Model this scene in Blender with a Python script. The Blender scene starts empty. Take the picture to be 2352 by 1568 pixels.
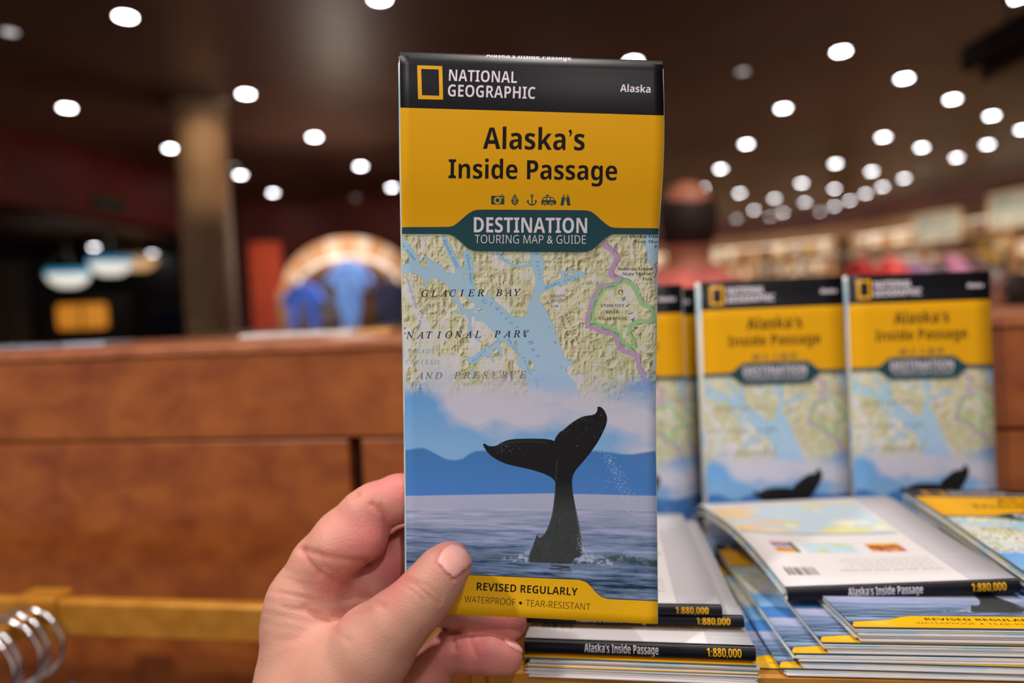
import bpy, math, random
import numpy as np
from mathutils import Matrix, Vector
random.seed(7)
SC = bpy.context.scene
COL = SC.collection
R = math.radians

# ------------------------------------------------------------------ camera
F = 1568.0                                   # focal length in pixels (24 mm on a 36 mm sensor)
cam_d = bpy.data.cameras.new('camera'); cam = bpy.data.objects.new('camera', cam_d); COL.objects.link(cam)
cam_d.sensor_width = 36; cam_d.lens = 24; cam_d.clip_start = 0.02; cam_d.clip_end = 60
CAM_M = Matrix.Translation((0, 0, 1.42)) @ Matrix.Rotation(R(9.0), 4, 'Z') @ Matrix.Rotation(R(90 - 2.63), 4, 'X') @ Matrix.Rotation(R(-2.45), 4, 'Z')
cam.matrix_world = CAM_M
cam_d.dof.use_dof = True; cam_d.dof.focus_distance = 0.284; cam_d.dof.aperture_fstop = 3.5
SC.camera = cam

# ------------------------------------------------------------------ world and exposure
w = bpy.data.worlds.new('world'); SC.world = w; w.use_nodes = True
bg = w.node_tree.nodes['Background']; bg.inputs[0].default_value = (1.0, 0.86, 0.78, 1); bg.inputs[1].default_value = 0.30
SC.view_settings.view_transform = 'Standard'; SC.view_settings.look = 'None'
SC.view_settings.exposure = 1.0; SC.view_settings.gamma = 1.0; SC.view_settings.use_curve_mapping = False
SC.cycles.use_denoising = True
SC.cycles.max_bounces = 6; SC.cycles.sample_clamp_indirect = 4.0
SC.cycles.caustics_reflective = False; SC.cycles.caustics_refractive = False

# added key spots overhead, out of view, standing in for unseen downlights (x, y, z, watts, cone, aim, colour)
KEY = [(-0.75, -0.75, 2.66, 34, 75, (0.0, 0.3, 1.30), (1.0, 0.93, 0.88)),
       (0.55, -0.95, 2.66, 22, 75, (0.1, 0.4, 1.30), (1.0, 0.92, 0.90)),
       (0.05, 0.44, 2.66, 22, 80, (0.12, 0.45, 1.2), (1.0, 0.92, 0.86)),
       (-0.9, 0.2, 2.66, 20, 80, (-0.5, 0.75, 1.2), (1.0, 0.90, 0.80))]
for k, (x, y, z, p, c, aim, colr) in enumerate(KEY):
    ld = bpy.data.lights.new('bare_spot', 'SPOT'); ld.energy = p; ld.spot_size = R(c); ld.spot_blend = 0.7; ld.shadow_soft_size = 0.05; ld.color = colr
    lo = bpy.data.objects.new('bare_spot', ld); COL.objects.link(lo); lo.location = (x, y, z)
    lo.rotation_euler = (Vector(aim) - Vector((x, y, z))).to_track_quat('-Z', 'Y').to_euler()

# ------------------------------------------------------------------ geometry helpers
def P(px, py, d):                            # the world point seen at pixel (px, py) at depth d metres
    return CAM_M @ Vector(((px - 1176) / F * d, -(py - 784) / F * d, -d))
def PH(px, py, z):                           # the point seen at the pixel on the level plane z
    a = P(px, py, 1.0); o = CAM_M.translation; t = (z - o.z) / (a.z - o.z)
    return o + (a - o) * t
def PY(px, py, y):
    a = P(px, py, 1.0); o = CAM_M.translation; t = (y - o.y) / (a.y - o.y)
    return o + (a - o) * t
YAW = R(9.0)
def CH(lat, dep, z=0.0):                     # plan position: lateral and forward metres from where the photographer stands
    return Vector((lat * math.cos(YAW) - dep * math.sin(YAW), lat * math.sin(YAW) + dep * math.cos(YAW), z))

def tag(o, label=None, cat=None, group=None, kind=None):
    if label: o['label'] = label
    if cat: o['category'] = cat
    if group: o['group'] = group
    if kind: o['kind'] = kind
    return o
def empty(name, loc=(0, 0, 0), rz=0.0):
    o = bpy.data.objects.new(name, None); COL.objects.link(o); o.location = loc; o.rotation_euler = (0, 0, rz)
    o.empty_display_size = 0.02
    return o
def mesh(name, v, f, mat, parent=None, uv=None, smooth=False, world=False):
    me = bpy.data.meshes.new(name); me.from_pydata([tuple(map(float, p)) for p in v], [], [tuple(map(int, q)) for q in f])
    if uv is not None:
        l = me.uv_layers.new(name='UVMap'); li = np.empty(len(me.loops), dtype=np.int32); me.loops.foreach_get('vertex_index', li)
        l.data.foreach_set('uv', np.asarray(uv, dtype=np.float32)[li].ravel())
    if mat: me.materials.append(mat)
    if smooth: me.polygons.foreach_set('use_smooth', [True] * len(me.polygons))
    me.update()
    o = bpy.data.objects.new(name, me); COL.objects.link(o)
    if parent is not None:
        o.parent = parent
        if world: o.matrix_parent_inverse = parent_mat(parent).inverted()
    return o
def parent_mat(p):
    m = Matrix.LocRotScale(p.location, p.rotation_euler, p.scale)
    return (parent_mat(p.parent) @ p.matrix_parent_inverse @ m) if p.parent else m
class MB:
    def __init__(s): s.v = []; s.f = []
    def add(s, v, f):
        n = len(s.v); s.v += [tuple(p) for p in v]; s.f += [tuple(i + n for i in q) for q in f]; return s
    def box(s, x0, x1, y0, y1, z0, z1, c=0.0):
        if c <= 0:
            v = [(x, y, z) for z in (z0, z1) for y in (y0, y1) for x in (x0, x1)]
            return s.add(v, [(0, 2, 3, 1), (4, 5, 7, 6), (0, 1, 5, 4), (2, 6, 7, 3), (0, 4, 6, 2), (1, 3, 7, 5)])
        n = len(s.v)                          # chamfered box: three vertices for each corner
        idx = {}
        for ix, x in enumerate((x0, x1)):
            for iy, y in enumerate((y0, y1)):
                for iz, z in enumerate((z0, z1)):
                    sx, sy, sz = (1, -1)[ix] * c, (1, -1)[iy] * c, (1, -1)[iz] * c
                    idx[ix, iy, iz] = len(s.v) - 0
                    s.v += [(x, y + sy, z + sz), (x + sx, y, z + sz), (x + sx, y + sy, z)]
        g = lambda a, b, d, k: idx[a, b, d] + k
        for a in (0, 1):
            q = [g(a, 0, 0, 0), g(a, 1, 0, 0), g(a, 1, 1, 0), g(a, 0, 1, 0)]; s.f.append(tuple(q if a else q[::-1]))
            q = [g(0, a, 0, 1), g(1, a, 0, 1), g(1, a, 1, 1), g(0, a, 1, 1)]; s.f.append(tuple(q[::-1] if a else q))
            q = [g(0, 0, a, 2), g(1, 0, a, 2), g(1, 1, a, 2), g(0, 1, a, 2)]; s.f.append(tuple(q if a else q[::-1]))
        for a in (0, 1):
            for b in (0, 1):
                s.f.append((g(a, b, 0, 0), g(a, b, 1, 0), g(a, b, 1, 1), g(a, b, 0, 1)))
                s.f.append((g(a, 0, b, 0), g(a, 1, b, 0), g(a, 1, b, 2), g(a, 0, b, 2)))
                s.f.append((g(0, a, b, 1), g(1, a, b, 1), g(1, a, b, 2), g(0, a, b, 2)))
        for k in idx.values(): s.f.append((k, k + 1, k + 2))
        return s
    def tube(s, pts, r, n=10, cap=True):
        pts = [Vector(p) for p in pts]; rr = r if isinstance(r, (list, tuple)) else [r] * len(pts)
        b = len(s.v); up = None
        for i, p in enumerate(pts):
            t = (pts[min(i + 1, len(pts) - 1)] - pts[max(i - 1, 0)]).normalized()
            if up is None: up = t.orthogonal().normalized()
            up = (up - t * up.dot(t)).normalized(); sd = t.cross(up)
            for k in range(n):
                a = 2 * math.pi * k / n; s.v.append(tuple(p + (up * math.cos(a) + sd * math.sin(a)) * rr[i]))
        for i in range(len(pts) - 1):
            for k in range(n):
                s.f.append((b + i * n + k, b + i * n + (k + 1) % n, b + (i + 1) * n + (k + 1) % n, b + (i + 1) * n + k))
        if cap:
            s.f.append(tuple(b + k for k in range(n))[::-1]); s.f.append(tuple(b + (len(pts) - 1) * n + k for k in range(n)))
        return s
    def lathe(s, prof, n=24, c=(0, 0, 0)):
        b = len(s.v)
        for r_, z in prof:
            for k in range(n):
                a = 2 * math.pi * k / n; s.v.append((c[0] + r_ * math.cos(a), c[1] + r_ * math.sin(a), c[2] + z))
        for i in range(len(prof) - 1):
            for k in range(n): s.f.append((b + i * n + k, b + i * n + (k + 1) % n, b + (i + 1) * n + (k + 1) % n, b + (i + 1) * n + k))
        return s
    def prism(s, pts2, h0, h1, fn):           # outline in 2-D, extruded from h0 to h1; fn(a, b, h) gives the point
        n = len(pts2); b = len(s.v)
        s.v += [tuple(fn(a, c_, h0)) for a, c_ in pts2] + [tuple(fn(a, c_, h1)) for a, c_ in pts2]
        s.f.append(tuple(b + i for i in range(n))[::-1]); s.f.append(tuple(b + n + i for i in range(n)))
        for i in range(n): j = (i + 1) % n; s.f.append((b + i, b + j, b + n + j, b + n + i))
        return s
    def build(s, name, mat, parent=None, smooth=False, world=False):
        return mesh(name, s.v, s.f, mat, parent, smooth=smooth, world=world)
def segbox(mb, A, B, z0, z1, th, off=0.0):    # upright slab over the plan segment A-B, thickness to its left
    A = Vector((A[0], A[1])); B = Vector((B[0], B[1])); d = (B - A).normalized(); nrm = Vector((-d.y, d.x))
    q = [A + nrm * off, B + nrm * off, B + nrm * (off + th), A + nrm * (off + th)]
    v = [(p.x, p.y, z) for z in (z0, z1) for p in q]
    return mb.add(v, [(3, 2, 1, 0), (4, 5, 6, 7), (0, 1, 5, 4), (1, 2, 6, 5), (2, 3, 7, 6), (3, 0, 4, 7)])

# ------------------------------------------------------------------ materials
def srgb(r, g, b):
    f = lambda c: (c / 255 / 12.92) if c <= 10 else ((c / 255 + 0.055) / 1.055) ** 2.4
    return (f(r), f(g), f(b), 1)
def mat(name, col, rough=0.5, metal=0.0, spec=0.5, emit=None, estr=0.0, sss=0.0, coat=0.0):
    m = bpy.data.materials.new(name); m.use_nodes = True; b = m.node_tree.nodes['Principled BSDF']
    b.inputs['Base Color'].default_value = col; b.inputs['Roughness'].default_value = rough; b.inputs['Metallic'].default_value = metal
    b.inputs['Specular IOR Level'].default_value = spec; b.inputs['Coat Weight'].default_value = coat
    if emit: b.inputs['Emission Color'].default_value = emit; b.inputs['Emission Strength'].default_value = estr
    return m
def nodes(m): return m.node_tree.nodes, m.node_tree.links, m.node_tree.nodes['Principled BSDF']
def noisy(m, ca, cb, scale, detail=4, bump=0.0, stretch=(1, 1, 1), lo=0.35, hi=0.65, rough=None, dist=0.0):
    N, L, b = nodes(m)
    tc = N.new('ShaderNodeTexCoord'); mp = N.new('ShaderNodeMapping'); mp.inputs['Scale'].default_value = stretch
    L.new(tc.outputs['Object'], mp.inputs[0])
    nt = N.new('ShaderNodeTexNoise'); nt.inputs['Scale'].default_value = scale; nt.inputs['Detail'].default_value = detail; nt.inputs['Distortion'].default_value = dist
    L.new(mp.outputs[0], nt.inputs['Vector'])
    cr = N.new('ShaderNodeValToRGB'); cr.color_ramp.elements[0].position = lo; cr.color_ramp.elements[0].color = ca
    cr.color_ramp.elements[1].position = hi; cr.color_ramp.elements[1].color = cb
    L.new(nt.outputs['Fac'], cr.inputs[0]); L.new(cr.outputs[0], b.inputs['Base Color'])
    if bump:
        bp = N.new('ShaderNodeBump'); bp.inputs['Strength'].default_value = bump; bp.inputs['Distance'].default_value = 0.002
        L.new(nt.outputs['Fac'], bp.inputs['Height']); L.new(bp.outputs[0], b.inputs['Normal'])
    return m
# ------------------------------------------------------------------ flat print, painted into arrays
def fill_mask(loops, W, H, sub=4):            # even-odd fill of closed loops (arrays of x, y) with antialiasing
    acc = np.zeros((H * sub) * (W + 2), dtype=np.float64); rows_l = []; xs_l = []
    for lp in loops:
        a = np.asarray(lp, dtype=np.float64); b = np.roll(a, -1, axis=0)
        y0 = a[:, 1] * sub; y1 = b[:, 1] * sub
        up = y0 < y1; ya = np.where(up, y0, y1); yb = np.where(up, y1, y0); xa = np.where(up, a[:, 0], b[:, 0]); xb = np.where(up, b[:, 0], a[:, 0])
        r0 = np.ceil(ya - 0.5).astype(int); r1 = np.ceil(yb - 0.5).astype(int)
        r0 = np.clip(r0, 0, H * sub); r1 = np.clip(r1, 0, H * sub); n = r1 - r0; k = n > 0
        if not k.any(): continue
        n = n[k]; e = np.repeat(np.arange(k.sum()), n); st = np.repeat(np.cumsum(n) - n, n)
        rr = np.arange(n.sum()) - st + np.repeat(r0[k], n)
        t = (rr + 0.5 - ya[k][e]) / (yb - ya)[k][e]
        rows_l.append(rr); xs_l.append(xa[k][e] + t * (xb - xa)[k][e])
    if not rows_l: return np.zeros((H, W), np.float32)
    rr = np.concatenate(rows_l); xx = np.clip(np.concatenate(xs_l), 0, W)
    o = np.lexsort((xx, rr)); rr = rr[o]; xx = xx[o]
    first = np.r_[True, rr[1:] != rr[:-1]]; start = np.maximum.accumulate(np.where(first, np.arange(len(rr)), 0))
    sg = np.where((np.arange(len(rr)) - start) % 2 == 0, 1.0, -1.0)
    xi = np.floor(xx).astype(int); fr = xx - xi; base = rr * (W + 2) + xi
    acc = np.bincount(base, sg * (1 - fr), minlength=acc.size) + np.bincount(base + 1, sg * fr, minlength=acc.size)[:acc.size]
    m = np.cumsum(acc.reshape(H * sub, W + 2), axis=1)[:, :W]
    return np.clip(m.reshape(H, sub, W).mean(1), 0, 1).astype(np.float32)
def blur(a, r):
    if r < 0.5: return a
    k = np.exp(-0.5 * (np.arange(-int(3 * r), int(3 * r) + 1) / r) ** 2); k /= k.sum()
    n = len(k) // 2
    def c1(a, ax):
        p = [(0, 0)] * a.ndim; p[ax] = (n, n); q = np.pad(a, p, mode='edge'); o = np.zeros_like(a)
        for i, w_ in enumerate(k):
            s = [slice(None)] * a.ndim; s[ax] = slice(i, i + a.shape[ax]); o += w_ * q[tuple(s)]
        return o
    return c1(c1(a.astype(np.float32), 0), 1)
RNG = np.random.default_rng(5)
def gridnoise(H, W, cy, cx, rng=None):        # smooth random field with cells of cy by cx pixels, range 0..1
    g = (rng or RNG).random((int(H / cy) + 4, int(W / cx) + 4)).astype(np.float32)
    y = np.arange(H) / cy; x = np.arange(W) / cx; yi = y.astype(int); xi = x.astype(int); fy = (y - yi)[:, None]; fx = (x - xi)[None]
    fy = fy * fy * (3 - 2 * fy); fx = fx * fx * (3 - 2 * fx); fy = fy.astype(np.float32); fx = fx.astype(np.float32)
    a = g[yi][:, xi]; b = g[yi][:, xi + 1]; c = g[yi + 1][:, xi]; d = g[yi + 1][:, xi + 1]
    return (a * (1 - fx) + b * fx) * (1 - fy) + (c * (1 - fx) + d * fx) * fy
def fractal(H, W, cy, cx, oct_=4, ridged=False):
    o = np.zeros((H, W), np.float32); amp = 1.0; tot = 0
    for _ in range(oct_):
        n = gridnoise(H, W, max(cy, 2), max(cx, 2))
        if ridged: n = 1 - np.abs(2 * n - 1)
        o += amp * n; tot += amp; amp *= 0.5; cy /= 2; cx /= 2
    return o / tot
def C255(*c): return np.array(srgb(*c)[:3], dtype=np.float32)   # paint colours are kept linear
def lerp(a, b, t): return a * (1 - t) + b * t
def mix(img, col, m): img += (np.asarray(col, np.float32) - img) * m[..., None]
_glyph_cache = {}
def glyph_loops(s, bold=0.0):                 # outline loops of a line of text, cap height about 0.72 units
    if (s, bold) in _glyph_cache: return _glyph_cache[s, bold]
    c = bpy.data.curves.new('text', 'FONT'); c.body = s; c.size = 1; c.resolution_u = 4; c.fill_mode = 'NONE' if False else 'BOTH'
    c.offset = bold
    o = bpy.data.objects.new('text', c); COL.objects.link(o); bpy.context.view_layer.update()
    m = o.to_mesh(); nv = len(m.vertices); co = np.empty(nv * 3, np.float32); m.vertices.foreach_get('co', co); co = co.reshape(-1, 3)[:, :2]
    key = np.round(co * 20000).astype(np.int64); _, inv = np.unique(key[:, 0] * 4000037 + key[:, 1], return_inverse=True)
    cnt = {}
    for p in m.polygons:
        vs = [int(inv[i]) for i in p.vertices]
        if len(set(vs)) < 3: continue
        for i in range(len(vs)):
            a, b = vs[i], vs[(i + 1) % len(vs)]
            k = (min(a, b), max(a, b)); cnt[k] = cnt.get(k, 0) + 1
    pos = np.zeros((inv.max() + 1, 2)); pos[inv] = co
    segs = np.array([(pos[a], pos[b]) for (a, b), n in cnt.items() if n % 2 == 1])
    o.to_mesh_clear(); bpy.data.objects.remove(o); bpy.data.curves.remove(c)
    _glyph_cache[s, bold] = segs
    return segs
def math_italic(s):
    o = ''
    for ch in s:
        if 'A' <= ch <= 'Z': o += chr(0x1D434 + ord(ch) - 65)
        elif ch == 'h': o += '\u210e'
        elif 'a' <= ch <= 'z': o += chr(0x1D44E + ord(ch) - 97)
        else: o += ch
    return o
class Sheet:
    def __init__(s, W, H, col, warp=None, S=1.0):
        s.W, s.H = W, H; s.img = np.empty((H, W, 3), np.float32); s.img[:] = col; s.warp = warp or (lambda p: p)
    def mask(s, pts): return fill_mask([s.warp(np.asarray(p, float)) for p in pts], s.W, s.H)
    def poly(s, pts, col, a=1.0, soft=0):
        q = s.warp(np.asarray(pts, float)); pad = 3 * soft + 2
        lo = np.clip(np.floor(q.min(0) - pad), 0, (s.W, s.H)).astype(int); hi = np.clip(np.ceil(q.max(0) + pad), 0, (s.W, s.H)).astype(int)
        if (hi <= lo).any(): return
        m = fill_mask([q - lo], hi[0] - lo[0], hi[1] - lo[1])
        if soft: m = blur(m, soft)
        v = s.img[lo[1]:hi[1], lo[0]:hi[0]]; v += (np.asarray(col, np.float32) - v) * (m * a)[..., None]
    def stroke(s, pts, wd, col, a=1.0, soft=0, closed=False):    # polyline as a union of quads and discs
        pts = np.asarray(pts, float)
        if closed: pts = np.vstack([pts, pts[:1]])
        p = s.warp(pts); pad = wd + 3 * soft + 3; lo = np.clip(np.floor(p.min(0) - pad), 0, (s.W, s.H)).astype(int); hi = np.clip(np.ceil(p.max(0) + pad), 0, (s.W, s.H)).astype(int)
        if (hi <= lo).any(): return
        X, Y = np.meshgrid(np.arange(lo[0], hi[0]) + .5, np.arange(lo[1], hi[1]) + .5); D = np.full(X.shape, 1e9)
        for a0, b0 in zip(p[:-1], p[1:]):
            d = b0 - a0; l2 = max((d ** 2).sum(), 1e-9); t = np.clip(((X - a0[0]) * d[0] + (Y - a0[1]) * d[1]) / l2, 0, 1)
            D = np.minimum(D, (X - a0[0] - t * d[0]) ** 2 + (Y - a0[1] - t * d[1]) ** 2)
        m = np.clip(wd / 2 + .5 - np.sqrt(D), 0, 1).astype(np.float32)
        if soft: m = blur(m, soft)
        v = s.img[lo[1]:hi[1], lo[0]:hi[0]]; v += (np.asarray(col, np.float32) - v) * (m * a)[..., None]
    def text(s, txt, p0, p1, cap, col, bold=0.0, a=1.0, track=None, soft=0, path=None):
        """baseline runs p0 -> p1 (fits the width), cap = capital height; track spreads the letters one by one along path"""
        if track or path is not None:
            pts = np.array(path if path is not None else [p0, p1], float); seg = np.linalg.norm(np.diff(pts, axis=0), axis=1); cum = np.r_[0, np.cumsum(seg)]
            L = cum[-1]; n = len(txt); k = np.zeros((s.H, s.W), np.float32); segs = []
            for i, ch in enumerate(txt):
                if ch == ' ': continue
                t = L * i / max(n - 1, 1); j = min(np.searchsorted(cum, t, side='right') - 1, len(seg) - 1)
                q = pts[j] + (pts[j + 1] - pts[j]) * (t - cum[j]) / seg[j]; d = (pts[j + 1] - pts[j]) / seg[j]; nn = np.array([d[1], -d[0]])
                g = glyph_loops(ch, bold); sc = cap / 0.70; cx = (g[..., 0].min() + g[..., 0].max()) / 2
                segs.append(q + (g[..., :1] - cx) * sc * d + g[..., 1:] * sc * nn)
            G = np.concatenate(segs)
        else:
            g = glyph_loops(txt, bold); x0, x1 = g[..., 0].min(), g[..., 0].max(); p0 = np.array(p0, float); p1 = np.array(p1, float)
            d = (p1 - p0); u = (g[..., :1] - x0) / (x1 - x0); dn = d / np.linalg.norm(d); nn = np.array([dn[1], -dn[0]])
            G = p0 + u * d + g[..., 1:] * (cap / 0.70) * nn
        sh = G.shape; q = s.warp(G.reshape(-1, 2)).reshape(sh)
        lo = np.maximum(np.floor(q.reshape(-1, 2).min(0)) - 2, 0).astype(int); hi = np.minimum(np.ceil(q.reshape(-1, 2).max(0)) + 2, (s.W, s.H)).astype(int)
        if (hi <= lo).any(): return
        m = seg_mask(q - lo, hi[0] - lo[0], hi[1] - lo[1])
        if soft: m = blur(m, soft)
        v = s.img[lo[1]:hi[1], lo[0]:hi[0]]; v += (np.asarray(col, np.float32) - v) * (m * a)[..., None]
    def image(s, name):
        H, W = s.H, s.W; im = bpy.data.images.new(name, W, H, alpha=False, float_buffer=False)
        a = np.clip(s.img, 0, 1); a = np.where(a <= 0.0031308, a * 12.92, 1.055 * np.power(np.maximum(a, 1e-6), 1 / 2.4) - 0.055)
        o = np.ones((H, W, 4), np.float32); o[..., :3] = a[::-1]; im.pixels.foreach_set(o.ravel()); im.update(); im.pack(); return im
def seg_mask(segs, W, H, sub=4):              # even-odd fill from loose boundary segments
    a = segs[:, 0]; b = segs[:, 1]; y0 = a[:, 1] * sub; y1 = b[:, 1] * sub; up = y0 < y1
    ya = np.where(up, y0, y1); yb = np.where(up, y1, y0); xa = np.where(up, a[:, 0], b[:, 0]); xb = np.where(up, b[:, 0], a[:, 0])
    r0 = np.clip(np.ceil(ya - .5), 0, H * sub).astype(int); r1 = np.clip(np.ceil(yb - .5), 0, H * sub).astype(int); n = r1 - r0; k = n > 0
    if not k.any(): return np.zeros((H, W), np.float32)
    n = n[k]; e = np.repeat(np.arange(k.sum()), n); st = np.repeat(np.cumsum(n) - n, n); rr = np.arange(n.sum()) - st + np.repeat(r0[k], n)
    t = (rr + .5 - ya[k][e]) / (yb - ya)[k][e]; xx = np.clip(xa[k][e] + t * (xb - xa)[k][e], 0, W)
    o = np.lexsort((xx, rr)); rr = rr[o]; xx = xx[o]
    first = np.r_[True, rr[1:] != rr[:-1]]; start = np.maximum.accumulate(np.where(first, np.arange(len(rr)), 0))
    sg = np.where((np.arange(len(rr)) - start) % 2 == 0, 1., -1.); xi = np.floor(xx).astype(int); fr = xx - xi; base = rr * (W + 2) + xi
    size = H * sub * (W + 2); acc = np.bincount(base, sg * (1 - fr), minlength=size)[:size] + np.bincount(base + 1, sg * fr, minlength=size)[:size]
    return np.clip(np.cumsum(acc.reshape(H * sub, W + 2), 1)[:, :W].reshape(H, sub, W).mean(1), 0, 1).astype(np.float32)

# outline of the held booklet as traced: its left and right edges give the frame that the print is laid out in
VK = np.array([0, .0935, .200, .302, .484, .640, .781, .925, 1.0])
VL = np.array([(918, 127), (919.5, 247), (921, 388), (923, 523), (927, 760), (930, 956), (932, 1139), (933.5, 1310), (934, 1405)], float)
VR = np.array([(1522, 148), (1525, 265), (1522, 396), (1513, 526), (1508, 756), (1505.5, 957), (1507.5, 1138), (1510, 1337), (1510.5, 1433)], float)
def _pchip(x, y, t):                          # smooth interpolation through the traced points
    h = np.diff(x); d = np.diff(y) / h; m = np.zeros_like(y); m[0], m[-1] = d[0], d[-1]; m[1:-1] = (d[:-1] * h[1:] + d[1:] * h[:-1]) / (h[:-1] + h[1:])
    t = np.asarray(t, float); i = np.clip(np.searchsorted(x, t, side='right') - 1, 0, len(x) - 2); s = (t - x[i]) / h[i]
    o = y[i] * (2 * s**3 - 3 * s**2 + 1) + m[i] * h[i] * (s**3 - 2 * s**2 + s) + y[i + 1] * (-2 * s**3 + 3 * s**2) + m[i + 1] * h[i] * (s**3 - s**2)
    o = np.where(t < x[0], y[0] + m[0] * (t - x[0]), o); return np.where(t > x[-1], y[-1] + m[-1] * (t - x[-1]), o)
def edge_at(E_, v): return np.stack([_pchip(VK, E_[:, 0], v), _pchip(VK, E_[:, 1], v)], -1)
CW, CHT = 1080, 2310
def to_cover(p):
    p = np.asarray(p, float); v = (p[..., 1] - 137) / 1285
    for _ in range(6):
        l = edge_at(VL, v); r = edge_at(VR, v); u = (p[..., 0] - l[..., 0]) / (r[..., 0] - l[..., 0]); v = v + (p[..., 1] - (l[..., 1] + u * (r[..., 1] - l[..., 1]))) / 1285
    return np.stack([u * CW, v * CHT], -1)
def curvy(pts, n=2):                          # corner cutting on a closed outline
    p = np.asarray(pts, float)
    for _ in range(n): q = np.roll(p, -1, axis=0); p = np.stack([p * .8 + q * .2, p * .2 + q * .8], 1).reshape(-1, 2)
    return p
def math_sans(s, bold=True):                  # sans-serif letters of the mathematical alphabet, bold or plain
    o = ''
    for ch in s:
        if 'A' <= ch <= 'Z': o += chr((0x1D5D4 if bold else 0x1D5A0) + ord(ch) - 65)
        elif 'a' <= ch <= 'z': o += chr((0x1D5EE if bold else 0x1D5BA) + ord(ch) - 97)
        elif '0' <= ch <= '9': o += chr((0x1D7EC if bold else 0x1D7E2) + ord(ch) - 48)
        else: o += ch
    return o
def math_serif(s):
    return ''.join(chr(0x1D400 + ord(c) - 65) if 'A' <= c <= 'Z' else chr(0x1D41A + ord(c) - 97) if 'a' <= c <= 'z' else c for c in s)
def k1(pts): return np.asarray(pts, float) / 3.267 + (900, 110)
def k2(pts): return np.asarray(pts, float) / 3.675 + (900, 520)
def k3(pts): return np.asarray(pts, float) / 2.7516 + (900, 880)
def k4(pts): return np.asarray(pts, float) / 11.2 + (1120, 420)

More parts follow.
